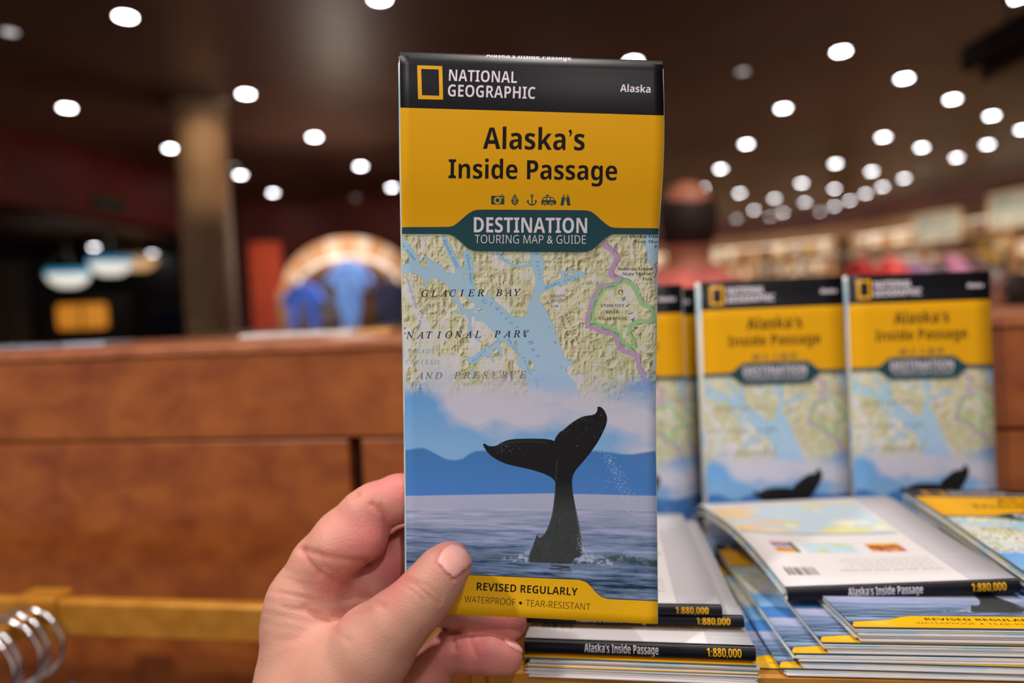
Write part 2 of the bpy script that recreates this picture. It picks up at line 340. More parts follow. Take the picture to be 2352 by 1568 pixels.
def paint_cover():
    YEL = C255(216, 158, 6); TEAL = C255(30, 68, 76); BLK = C255(9, 9, 14); WHT = C255(214, 206, 216); BLU = C255(74, 150, 196)
    S = Sheet(CW, CHT, C255(150, 180, 205), to_cover); H, W = CHT, CW; img = S.img
    V, U = np.mgrid[0:H, 0:W].astype(np.float32)
    # --- photograph of the sea and sky in the lower half (rows in cover pixels)
    row = lambda y, x=930: float(to_cover(np.array([[x, y]]))[0, 1])
    r900, r1010, r1137, r1433 = row(905), row(1040), row(1134), row(1425, 1200)
    t = np.clip((V - r900) / (r1010 - r900), 0, 1)[..., None]
    sky = lerp(C255(98, 158, 218), C255(130, 176, 222), t)
    cl = fractal(H, W, 130, 260, 5); cl2 = fractal(H, W, 300, 400, 3)
    bias = 0.30 * np.exp(-(((U - 330) / 210) ** 2 + ((V - row(935)) / 90) ** 2)) + 0.12 * np.exp(-((V - row(895)) / 90) ** 2) + 0.14 * np.exp(-(((U - 1000) / 120) ** 2 + ((V - row(965)) / 40) ** 2))
    cm = np.clip((cl * .5 + cl2 * .5 + bias - 0.54) * 5, 0, 1) * .85; img[:] = lerp(sky, C255(206, 202, 214), cm[..., None])
    mt = [(60, 425), (110, 418), (160, 410), (200, 407), (240, 425), (290, 452), (340, 478), (400, 487), (450, 475), (490, 445), (530, 428), (600, 424), (800, 420), (1000, 440), (1250, 425), (1350, 432), (1450, 447), (1520, 448), (1580, 438), (1640, 430), (1700, 425), (1700, 720), (60, 720)]
    m = S.mask([k3(mt)]); m = blur(m, 3)
    g = np.clip((V - row(1035)) / (r1137 - row(1035)), 0, 1)[..., None]
    mix2 = lerp(C255(60, 118, 184), C255(66, 124, 200), g); img += (mix2 - img) * m[..., None] * .95
    # water
    wl = np.array([k3([(60, 712)])[0], k3([(1000, 695)])[0], k3([(1700, 712)])[0]]); wm = S.mask([np.vstack([wl, [(1540, 1500), (900, 1500)]])]); wm = blur(wm, 1.5)
    d = np.clip((V - r1137) / (r1433 - r1137), 0, 1)
    stops = [(0, (168, 176, 206)), (.15, (164, 172, 204)), (.32, (132, 150, 186)), (.55, (112, 134, 172)), (.68, (84, 110, 136)), (.78, (98, 118, 150)), (.9, (58, 78, 112)), (1, (44, 60, 88))]
    wc = np.stack([np.interp(d, [s_[0] for s_ in stops], [C255(*s_[1])[i] for s_ in stops]) for i in range(3)], -1).astype(np.float32)
    n1 = fractal(H, W, 10, 150, 3); n2 = fractal(H, W, 5, 46, 3); n3 = fractal(H, W, 26, 330, 3)
    rp = (n1 - .5) * 1.6 * (d > .12) + (n2 - .5) * .9 * np.clip(d * 2, 0.12, 1) + (n3 - .5) * 1.5 * np.clip((d - .2) * 3, 0, 1)
    wc = np.clip(wc * (1 + rp[..., None] * np.array([1.0, .85, .7]) * np.clip(.3 + d * 1.9, 0, 1.7)[..., None]), 0.02, 1)
    band = np.exp(-(((V - row(1275)) - 10 * np.sin(U / 90)) / 26) ** 2)[..., None] * .5 * (n2[..., None] > .42)
    wc = lerp(wc, C255(58, 80, 84), band); img += (wc - img) * wm[..., None]
    # --- map, upper half
    land = fractal(H, W, 30, 26, 4, True); gy, gx = np.gradient(blur(land, 1.8)); sh = np.clip((gx * .9 + gy * .7) * 24, -1, 1)
    sh = sh * np.clip(.35 + 1.1 * gridnoise(H, W, 190, 190), 0, 1)
    base = lerp(C255(188, 186, 148), C255(208, 207, 176), gridnoise(H, W, 120, 150)[..., None])
    base = np.where(sh[..., None] > 0, lerp(base, C255(224, 222, 204), np.clip(sh, 0, 1)[..., None]), lerp(base, C255(132, 124, 86), np.clip(-sh * 1.1, 0, 1)[..., None]))
    ice = fractal(H, W, 60, 44, 4)
    ib = .42 * np.clip((row(1020) - V) / 0.1, 0, 0)
    wgt = np.exp(-(((U - 170) / 230) ** 2 + ((V - row(740)) / 150) ** 2)) * .15 + np.exp(-(((U - 60) / 330) ** 2 + ((V - row(860)) / 140) ** 2)) * .30 + np.exp(-(((U - 440) / 110) ** 2 + ((V - row(610)) / 60) ** 2)) * .12 + .06 * (U > 800)
    im_ = np.clip((ice + wgt - .625) * 9, 0, 1); mapc = lerp(base, C255(210, 210, 218), im_[..., None] * .8)
    dense = np.clip((fractal(H, W, 90, 60, 3) - .5) * 6, 0, 1)[..., None] * .16; mapc = lerp(mapc, C255(170, 196, 132), dense)
    M = mapc
    bay = [(60, 60), (100, 90), (130, 130), (165, 180), (205, 235), (240, 252), (300, 262), (335, 290), (400, 312), (435, 345), (470, 395), (500, 385), (528, 408), (540, 380), (530, 340), (500, 290), (460, 200), (428, 120), (425, 60), (450, 60), (470, 120), (520, 200), (560, 280), (575, 350), (595, 360), (610, 320), (605, 250), (602, 200), (640, 205), (668, 225), (680, 290), (690, 350), (685, 420), (695, 480), (720, 540), (760, 575), (790, 592), (835, 560), (862, 568), (838, 590), (850, 612), (900, 655), (955, 698), (1000, 742), (1060, 768), (1100, 765), (1135, 752), (1128, 720), (1150, 690), (1160, 640), (1188, 570), (1212, 500), (1216, 440), (1205, 392), (1190, 365), (1200, 340), (1170, 295), (1172, 200), (1240, 200), (1262, 260), (1292, 310), (1282, 360), (1270, 420), (1285, 500),
           (1340, 480), (1400, 448), (1440, 430), (1425, 395), (1390, 362), (1440, 378), (1500, 378), (1560, 370), (1612, 382), (1640, 410), (1655, 432), (1600, 430), (1560, 442), (1490, 470), (1430, 500), (1400, 490), (1330, 530), (1262, 560), (1240, 600), (1262, 650), (1295, 690), (1320, 745), (1352, 800), (1375, 850), (1390, 880), (1370, 905), (1395, 910), (1400, 960), (1425, 1010), (1440, 1060), (1470, 1125), (1510, 1132), (1545, 1135), (1500, 1165), (1465, 1200), (1480, 1250), (1530, 1300), (1570, 1400), (1640, 1600), (1100, 1600), (1150, 1400), (1150, 1330), (1120, 1290), (1140, 1250), (1100, 1200), (1070, 1180), (1050, 1140), (1085, 1120), (1060, 1080), (1020, 1030), (970, 985), (915, 960), (905, 1000), (930, 1050), (940, 1105), (915, 1090), (895, 1040), (870, 1030), (840, 1060), (850, 1110), (875, 1160), (850, 1145), (820, 1090), (780, 1095), (720, 1140), (700, 1165), (650, 1150), (615, 1105), (660, 1112), (705, 1085), (760, 1040), (800, 1015), (850, 1000), (890, 965), (880, 930), (850, 880), (820, 845), (770, 800), (720, 792), (695, 795), (706, 765), (680, 750), (668, 780), (672, 850), (680, 895), (720, 940), (766, 980), (740, 975), (690, 930), (640, 890), (636, 860), (650, 800), (636, 755), (600, 735), (560, 730), (520, 722), (522, 705), (560, 712), (590, 705), (545, 650), (500, 600), (500, 548), (530, 560), (560, 600), (590, 655), (615, 695), (655, 700), (690, 690), (712, 655), (680, 640), (640, 610), (600, 580), (560, 530), (520, 560), (485, 530), (465, 490), (410, 455), (370, 435), (310, 440), (295, 515), (275, 515), (278, 470), (250, 420), (200, 402), (140, 380), (125, 398), (60, 400)]
    isl = [[(218, 265), (250, 255), (285, 275), (312, 350), (290, 358), (240, 320)], [(60, 210), (110, 200), (145, 250), (150, 300), (120, 322), (60, 310)], [(600, 400), (625, 395), (630, 425), (615, 438)], [(680, 715), (700, 702), (728, 722), (710, 735)], [(722, 680), (745, 682), (775, 725), (755, 732), (725, 705)], [(1455, 405), (1500, 388), (1540, 392), (1530, 410), (1460, 430)], [(1130, 715), (1142, 715), (1146, 755), (1132, 765)], [(1030, 960), (1055, 955), (1060, 1030), (1040, 1010)], [(1145, 1120), (1185, 1130), (1215, 1200), (1190, 1232), (1160, 1180)], [(1318, 840), (1345, 838), (1358, 858), (1330, 865)], [(1370, 965), (1390, 980), (1385, 1000), (1372, 985)], [(1415, 1175), (1440, 1180), (1430, 1215)]]
    extra = [[(885, 215), (930, 265), (990, 300), (1050, 325), (1120, 325), (1175, 300), (1200, 290), (1200, 320), (1140, 340), (1060, 345), (1000, 325), (930, 290), (870, 225)], [(2140, 60), (2130, 130), (2150, 180), (2160, 300), (2205, 340), (2225, 470), (2215, 530), (2300, 530), (2300, 60)], [(690, 1190), (672, 1240), (685, 1290), (698, 1210)], [(490, 1390), (530, 1350), (545, 1340), (520, 1385)]]
    bay = curvy(bay); isl = [curvy(q) for q in isl]
    wat = S.mask([k2(bay)] + [k2(q) for q in isl])
    for q in extra: wat = np.maximum(wat, S.mask([k2(q)]))
    fine = np.clip(blur(wat, 2.2) + (fractal(H, W, 12, 12, 2) - .5) * .22, 0, 1); wat = np.clip((fine - .5) * 4 + .5, 0, 1)
    wcol = lerp(C255(158, 192, 214), C255(164, 196, 228), np.clip((V - row(700)) / (row(900) - row(700)), 0, 1)[..., None])
    M = lerp(M, wcol, wat[..., None]); e = blur(wat, 1.3); e = np.clip(1 - np.abs(e - .5) * 3.2, 0, 1); M = lerp(M, BLU, e[..., None] * .75)
    keep = S.img; S.img = M
    # streams
    for q in [[(1570, 760), (1600, 850), (1620, 950), (1640, 1060), (1600, 1130), (1550, 1130)], [(1660, 450), (1665, 560), (1680, 700)], [(1830, 900), (1860, 1000), (1900, 1100), (1930, 1200)], [(1670, 520), (1760, 460), (1820, 410), (1900, 330)], [(2080, 680), (2000, 640), (1960, 600)], [(1580, 1240), (1650, 1230), (1700, 1180), (1780, 1180), (1900, 1240), (1900, 1330)]]:
        S.stroke(k2(q), 2.0, BLU, .55)
    PUR = C255(176, 140, 190); GRN = C255(130, 188, 130)
    bd = [(1775, 110), (1800, 160), (1880, 215), (1905, 270), (1880, 320), (1850, 370), (1850, 410), (1900, 430), (1935, 440), (1880, 490), (1760, 510), (1725, 570), (1690, 640), (1680, 700), (1650, 780), (1660, 840), (1710, 850), (1760, 880), (1840, 890), (1900, 920), (1910, 990), (1960, 1050), (2030, 1070), (2085, 1110), (2085, 1180), (2120, 1250), (2140, 1320), (2190, 1370), (2150, 1390), (2090, 1360), (2010, 1360), (1970, 1390)]
    S.stroke(k2(bd), 24, PUR, .85)
    gb = [(1950, 455), (1880, 505), (1770, 530), (1735, 610), (1700, 700), (1685, 800), (1740, 830), (1850, 860), (1920, 910), (1950, 980), (2040, 1030), (2060, 1000), (2010, 900), (2010, 840), (2060, 810), (2210, 790), (2205, 700), (2110, 650), (2060, 540), (2020, 480)]
    S.stroke(k2(gb), 20, GRN, .85, closed=True); m = S.mask([k2(gb)]); mix(S.img, C255(206, 208, 140), m * .10)
    def dashed(q, sgn):
        q = k2(q); j = np.cumsum(np.r_[0, np.linalg.norm(np.diff(q, axis=0), axis=1)]); s_ = np.arange(0, j[-1], 6.0)
        pp = np.stack([np.interp(s_, j, q[:, 0]), np.interp(s_, j, q[:, 1])], -1) + RNG.normal(0, .9, (len(s_), 2)) + (sgn, 0)
        for i in range(0, len(pp) - 4, 5): S.stroke(pp[i:i + 4], 2.0, C255(40, 40, 44), .9)
        for i in range(4, len(pp) - 1, 5): S.stroke(pp[i:i + 1].repeat(2, 0), 2.4, C255(40, 40, 44), .8)
    dashed([(x + 20, y) for x, y in bd[:8]] + [(1950, 440), (1900, 495), (1770, 520), (1730, 590), (1700, 660), (1680, 740), (1660, 830), (1720, 820), (1780, 860), (1900, 900), (1920, 990), (2000, 1020), (2090, 1080), (2095, 1170), (2150, 1260), (2200, 1380)], 2); dashed([(1950, 440), (2000, 450), (2060, 490), (2110, 620), (2200, 680), (2240, 760)], 3); dashed([(2230, 810), (2060, 830), (2020, 900), (2050, 970), (2080, 1020), (2060, 1060)], 0)
    red = C255(214, 120, 104); S.poly(k2([(2215, 300), (2300, 300), (2300, 440), (2215, 440)]), red, .5); S.stroke(k2([(2240, 300), (2215, 330), (2240, 360), (2215, 440)]), 2, C255(60, 40, 40))
    INK = C255(34, 34, 40); T = S.text; I_ = math_italic; LB = C255(58, 136, 190)
    T(I_('GLACIER BAY'), 0, 0, 15.5, INK, .012, track=1, path=k2([(280, 593), (1060, 585)]))
    T(I_('NATIONAL PARK'), 0, 0, 15.5, INK, .012, track=1, path=k2([(155, 945), (1135, 933)]))
    T(I_('AND PRESERVE'), 0, 0, 15.5, C255(92, 88, 96), .006, track=1, path=k2([(235, 1288), (1105, 1278)]))
    T(I_('BRADY'), 0, 0, 9.5, LB, .01, a=.85, track=1, path=k2([(165, 1072), (350, 1070)])); T(I_('CEFIELD'), 0, 0, 9.5, LB, .01, a=.8, track=1, path=k2([(135, 1160), (378, 1160)]))
    T(I_('Brad'), 0, 0, 9.5, LB, a=.6, track=1, path=k2([(265, 1340), (335, 1415)])); T(I_('Glacier'), 0, 0, 11, LB, .0, track=1, path=k2([(775, 650), (880, 700), (960, 790), (1045, 865)]))
    T(I_('Bay'), 0, 0, 11, LB, .0, track=1, path=k2([(1155, 985), (1185, 1050), (1222, 1098)]))
    T('rr Inlet', k2([(75, 150)])[0], k2([(190, 290)])[0], 7, LB, .004); T(I_('Rendu Inlet'), k2([(430, 112)])[0], k2([(548, 350)])[0], 7, LB, .006); T(I_('Queen Inlet'), k2([(632, 235)])[0], k2([(662, 485)])[0], 7, LB, .006)
    T(I_('chusett Inlet'), 0, 0, 7.5, LB, .01, track=1, path=k2([(900, 235), (960, 290), (1050, 318), (1160, 305)])); T(I_('s Inlet'), 0, 0, 7, LB, .01, track=1, path=k2([(1215, 230), (1220, 300), (1238, 440)]))
    T(I_('Adams Inlet'), 0, 0, 7.5, LB, .01, track=1, path=k2([(1300, 530), (1400, 488), (1480, 462), (1575, 432)])); T('Case', k2([(1385, 305)])[0], k2([(1408, 215)])[0], 7, LB)
    T('Lamplugh Glacier', k2([(115, 420)])[0], k2([(205, 705)])[0], 6.5, LB, a=.9); T('Reid Glacier', k2([(225, 868)])[0], k2([(305, 660)])[0], 6.5, LB, a=.9)
    T(I_('Geikie Inlet'), 0, 0, 7, LB, .006, track=1, path=k2([(700, 1140), (770, 1080), (830, 1020), (905, 960)])); T(I_('Whidbey Passage'), 0, 0, 6.5, LB, .006, track=1, path=k2([(980, 970), (1050, 1060), (1110, 1130), (1165, 1250)]))
    T('Sita', k2([(1200, 1300)])[0], k2([(1230, 1365)])[0], 6.5, LB, a=.6); T(I_('Excursion'), k2([(1885, 1020)])[0], k2([(1935, 1245)])[0], 7, LB, a=.7)
    T(math_sans('Mount', False), k2([(1340, 598)])[0], k2([(1462, 595)])[0], 7.5, INK); T(math_sans('Wright', False), k2([(1340, 638)])[0], k2([(1460, 636)])[0], 7.5, INK); T('5139', k2([(1342, 683)])[0], k2([(1405, 682)])[0], 5.5, INK, .006)
    S.stroke(k2([(1302, 650), (1316, 625), (1330, 650)]), 2, INK, closed=True)
    T('Bear Track', 0, 0, 7.5, INK, track=1, path=k2([(1462, 755), (1500, 830), (1535, 900), (1565, 990)])); T('Mountains', 0, 0, 7.5, INK, track=1, path=k2([(1422, 775), (1450, 850), (1480, 920), (1515, 1005)]))
    T(math_serif('ENDICOTT'), k2([(1763, 680)])[0], k2([(1962, 680)])[0], 7, INK, -.004); T(math_serif('RIVER'), k2([(1805, 734)])[0], k2([(1918, 734)])[0], 7, INK, -.004); T(math_serif('WILDERNESS'), k2([(1745, 788)])[0], k2([(1980, 788)])[0], 7, INK, -.004)
    T('Chilkat', 0, 0, 11, INK, .01, track=1, path=k2([(1912, 560), (1945, 630), (1985, 690), (2000, 745), (2025, 800), (2050, 860), (2080, 920)])); T('Ran', 0, 0, 11, INK, a=.9, track=1, path=k2([(2150, 1090), (2175, 1160), (2200, 1240)]))
    T('Excursion Ri', 0, 0, 8, INK, a=.75, track=1, path=k2([(1745, 990), (1790, 1100), (1840, 1230), (1880, 1400)]))
    for s_, a_, b_ in (('Chilkat Islan', (2008, 97), (2262, 97)), ('State Mari', (2050, 140), (2262, 140)), ('Pa', (2216, 184), (2258, 184)), ('Sullivan Island', (1910, 370), (2202, 370)), ('State Marine', (1948, 412), (2200, 412)), ('Park', (2115, 455), (2200, 455))): T(math_serif(s_), k2([a_])[0], k2([b_])[0], 7.5, INK, -.003)
    T('nt', k2([(85, 866)])[0], k2([(124, 864)])[0], 6, INK); T('a', k2([(104, 908)])[0], k2([(122, 908)])[0], 6, INK)
    M = S.img; S.img = keep; img = S.img
    # the map fades into the sky photograph
    fd = (V - row(840) + (fractal(H, W, 90, 150, 3) - .5) * 120) / (row(925) - row(840)); fd = np.clip(fd, 0, 1); fd = 1 - fd * fd * (3 - 2 * fd); img += (M - img) * fd[..., None]
    # --- whale
    wh = [(575, 383), (588, 380), (610, 396), (640, 398), (665, 392), (690, 376), (730, 358), (780, 351), (860, 349), (960, 350), (1008, 357), (1028, 366), (1033, 345), (1060, 308), (1085, 295), (1110, 270), (1160, 233), (1210, 208), (1270, 200), (1290, 190), (1300, 168), (1298, 150), (1312, 146), (1330, 155), (1348, 178), (1360, 210), (1361, 235), (1352, 272), (1325, 330), (1290, 390), (1245, 452), (1200, 505), (1165, 545), (1145, 580), (1138, 620), (1142, 680), (1158, 770), (1178, 860), (1194, 960), (1203, 1050), (1206, 1098), (1160, 1100), (1130, 1142), (1000, 1136), (850, 1130), (868, 1085), (895, 1020), (915, 960), (922, 954), (930, 978), (948, 968), (962, 958), (985, 915), (1005, 860), (1020, 790), (1030, 700), (1034, 625), (1015, 598), (960, 570), (880, 545), (800, 528), (730, 512), (680, 492), (630, 462), (600, 430), (580, 400)]
    wh = curvy(wh, 3); m = S.mask([k3(wh)]); wn = fractal(H, W, 8, 8, 3); wb = C255(24, 25, 28); dd = np.clip((V - row(1105)) / 140, 0, 1)[..., None]
    wcol = lerp(wb, C255(58, 64, 66), dd) * (.75 + .5 * wn[..., None]); img += (wcol - img) * m[..., None]
    S.stroke(k3([(1045, 480), (1036, 600), (1030, 720), (1012, 860), (985, 930)]), 3, C255(80, 86, 86), .5, 1.5); S.stroke(k3([(1160, 790), (1180, 900), (1192, 1010)]), 4, C255(120, 130, 140), .45, 2)
    S.stroke(k3([(660, 402), (700, 385), (780, 368), (880, 366), (980, 372)]), 8, C255(70, 76, 70), .25, 3)
    # spray, foam and reflection
    def spray(path, sd, n, col, r0, r1, a=.9):
        path = k3(path); j = np.cumsum(np.r_[0, np.linalg.norm(np.diff(path, axis=0), axis=1)]); s_ = RNG.random(n) * j[-1]
        pp = np.stack([np.interp(s_, j, path[:, 0]), np.interp(s_, j, path[:, 1])], -1) + RNG.normal(0, 1, (n, 2)) * sd; q = to_cover(pp).astype(int)
        for x, y in q:
            r_ = RNG.integers(r0, r1 + 1)
            if 0 <= x < W - 4 and 0 <= y < H - 4: img[y:y + r_, x:x + r_] = lerp(img[y:y + r_, x:x + r_], col, a * RNG.random())
    spray([(1330, 430), (1400, 520), (1440, 600), (1480, 700), (1510, 800)], (9, 9), 420, C255(215, 220, 232), 1, 3); spray([(1330, 560), (1400, 640), (1450, 760)], (22, 22), 260, C255(205, 212, 228), 1, 2)
    spray([(700, 330), (900, 250), (1100, 150), (1250, 80)], (55, 22), 700, C255(88, 112, 140), 1, 2, .7); spray([(1350, 100), (1450, 250), (1500, 380)], (50, 40), 300, C255(225, 228, 235), 1, 2, .7)
    spray([(1450, 750), (1520, 850), (1500, 950)], (55, 30), 300, C255(210, 215, 230), 1, 2, .7); spray([(680, 380), (760, 400), (700, 440)], (18, 6), 130, C255(110, 118, 112), 1, 3, .8); spray([(1040, 320), (1120, 270), (1220, 215)], (7, 7), 160, C255(95, 105, 100), 1, 2, .8); spray([(940, 980), (960, 1030), (1010, 960)], (9, 12), 120, C255(120, 130, 130), 1, 2, .6); spray([(1190, 1000), (1215, 1080)], (6, 10), 160, C255(200, 208, 220), 1, 3)
    fo = fractal(H, W, 9, 14, 3)
    for q, s_ in (([(690, 1110), (760, 1085), (830, 1080), (870, 1050), (860, 1130), (760, 1125)], .8), ([(1140, 1120), (1200, 1090), (1260, 1075), (1330, 1095), (1400, 1120), (1430, 1150), (1300, 1150), (1150, 1148)], .8)):
        m = blur(S.mask([k3(q)]), 4); mix(img, C255(176, 190, 208), m * np.clip((fo - .4) * 5, 0, 1) * s_)
    m = blur(S.mask([k3([(1330, 1092), (1450, 1078), (1560, 1100), (1680, 1125), (1680, 1160), (1560, 1150), (1450, 1140), (1380, 1120)])]), 3); mix(img, C255(52, 74, 66), m * np.clip((fo - .3) * 4, 0, 1) * .8)
    m = blur(S.mask([k3([(1000, 1150), (1120, 1150), (1140, 1195), (1060, 1200), (990, 1175)])]), 3); mix(img, C255(28, 32, 44), m * np.clip((n2 - .3) * 4, 0, 1) * .85)
    # --- yellow foot, header, badge
    foot = [(60, 1500), (120, 1330), (330, 1290), (400, 1240), (480, 1206), (1120, 1234), (1185, 1237), (1230, 1252), (1262, 1283), (1292, 1318), (1325, 1345), (1360, 1357), (1400, 1360), (1760, 1376), (1760, 1600), (60, 1600)]
    FY = C255(226, 172, 16); S.poly(k3(foot), C255(30, 40, 60), .8, 0); S.poly(k3([(x, y + (5 if y < 1400 else 0)) for x, y in foot]), FY)  # foot yellow lighter than the header's: the stronger light there is in the colour
    T(math_sans('REVISED REGULARLY', True), k3([(535, 1307)])[0], k3([(1173, 1342)])[0], 17.5, C255(22, 20, 14), 0)
    T(math_sans('WATERPROOF', False), k3([(458, 1383)])[0], k3([(780, 1404)])[0], 15, C255(30, 26, 14), -.008); T(math_sans('TEAR-RESISTANT', False), k3([(845, 1408)])[0], k3([(1253, 1434)])[0], 15, C255(30, 26, 14), -.008); S.stroke(k3([(813, 1388), (813.5, 1388)]), 13, C255(22, 20, 14))
    S.poly([(880, 100), (1560, 100), (1560, 526), (880, 524)], YEL); S.poly([(880, 100), (1560, 100), (1560, 266), (1522, 265), (919, 247), (880, 246)], BLK)
    bad = k1([(0, 1344), (420, 1343), (455, 1337), (490, 1315), (530, 1280), (570, 1245), (605, 1222), (645, 1212), (1000, 1214), (1450, 1217), (1490, 1224), (1525, 1248), (1570, 1290), (1612, 1325), (1640, 1343), (1680, 1350), (2080, 1353), (2080, 1402), (1690, 1397), (1650, 1400), (1615, 1418), (1570, 1455), (1520, 1502), (1480, 1525), (1440, 1533), (1000, 1530), (640, 1526), (600, 1520), (560, 1497), (510, 1450), (470, 1415), (430, 1399), (380, 1396), (0, 1396)])
    bad = curvy(bad); S.poly(bad + (2, 5), C255(40, 44, 40), .55, 5); S.poly(bad, TEAL)
    T(math_sans('DESTINATION', True), k1([(617, 1388)])[0], k1([(1467, 1394)])[0], 34, C255(20, 40, 44), .0, a=.6, soft=2); T(math_sans('TOURING MAP & GUIDE', False), k1([(624, 1469)])[0], k1([(1458, 1472)])[0], 19, C255(20, 40, 44), -.004, a=.6, soft=2)
    T(math_sans('DESTINATION', True), k1([(615, 1383)])[0], k1([(1465, 1389)])[0], 34, WHT, 0); T(math_sans('TOURING MAP & GUIDE', False), k1([(622, 1465)])[0], k1([(1456, 1469)])[0], 19, WHT, -.004)
    fr = k1([(190, 130), (378, 136), (385, 388), (197, 384)]); S.poly(fr, YEL); S.poly(k1([(220, 157), (352, 162), (356, 359), (226, 355)]), BLK)
    T(math_sans('NATIONAL', True), k1([(428, 247)])[0], k1([(938, 264)])[0], 26, WHT, -.006); T(math_sans('GEOGRAPHIC', True), k1([(420, 363)])[0], k1([(1075, 383)])[0], 27, WHT, -.006); T(math_sans('Alaska', True), k1([(1713, 328)])[0], k1([(1940, 337)])[0], 16.5, WHT, 0)
    D = C255(18, 16, 14); T(math_sans('Alaska’s', True), k1([(683, 757)])[0], k1([(1446, 769)])[0], 48, D, 0); T(math_sans('Inside Passage', True), k1([(425, 978)])[0], k1([(1690, 994)])[0], 43, D, 0)
    IC = C255(34, 66, 66); P_ = S.poly; Q = S.stroke
    P_(k4([(90, 330), (430, 330), (432, 555), (90, 553)]), IC); Q(k4([(255, 446), (255.5, 446)]), 30, YEL); Q(k4([(255, 446), (255.5, 446)]), 17, IC); P_(k4([(342, 368), (398, 368), (398, 400), (342, 400)]), YEL); P_(k4([(350, 290), (395, 290), (395, 318), (350, 318)]), IC)
    P_(k4([(700, 285), (745, 350), (790, 430), (797, 480), (760, 540), (715, 570), (700, 590), (685, 570), (630, 530), (605, 480), (625, 400), (660, 340)]), IC); Q(k4([(700, 330), (700, 545)]), 2, YEL)
    for yy in (380, 430, 490): Q(k4([(640, yy - 10), (700, yy + 30), (760, yy - 10)]), 2, YEL)
    Q(k4([(1142, 330), (1142.5, 330)]), 12, IC); Q(k4([(1142, 330), (1142.5, 330)]), 4, YEL); Q(k4([(1142, 360), (1140, 565)]), 5, IC); Q(k4([(1025, 470), (1060, 540), (1140, 575), (1215, 540), (1250, 470)]), 5, IC)
    P_(k4([(1030, 425), (1072, 475), (1005, 500)]), IC); P_(k4([(1245, 425), (1270, 500), (1200, 478)]), IC)
    P_(k4([(1380, 560), (1385, 450), (1420, 385), (1470, 358), (1640, 358), (1700, 385), (1735, 450), (1768, 455), (1765, 525), (1730, 560)]), IC); P_(k4([(1415, 440), (1440, 400), (1500, 380), (1500, 442)]), YEL); P_(k4([(1525, 380), (1600, 380), (1600, 442), (1525, 442)]), YEL); P_(k4([(1625, 380), (1670, 390), (1710, 442), (1625, 442)]), YEL); P_(k4([(1495, 305), (1580, 305), (1580, 345), (1495, 345)]), IC)
    for xx in (1475, 1640): Q(k4([(xx, 545), (xx + .5, 545)]), 17, YEL); Q(k4([(xx, 545), (xx + .5, 545)]), 12, IC); Q(k4([(xx, 545), (xx + .5, 545)]), 5, YEL)
    P_(k4([(1910, 360), (1980, 360), (1975, 470), (1950, 585), (1872, 580)]), IC); P_(k4([(2035, 360), (2105, 360), (2128, 585), (2048, 585), (2030, 470)]), IC); P_(k4([(1940, 305), (1982, 305), (1982, 345), (1940, 345)]), IC); P_(k4([(2042, 305), (2085, 305), (2085, 345), (2042, 345)]), IC); Q(k4([(2008, 370), (2008, 450)]), 4, IC)
    return S

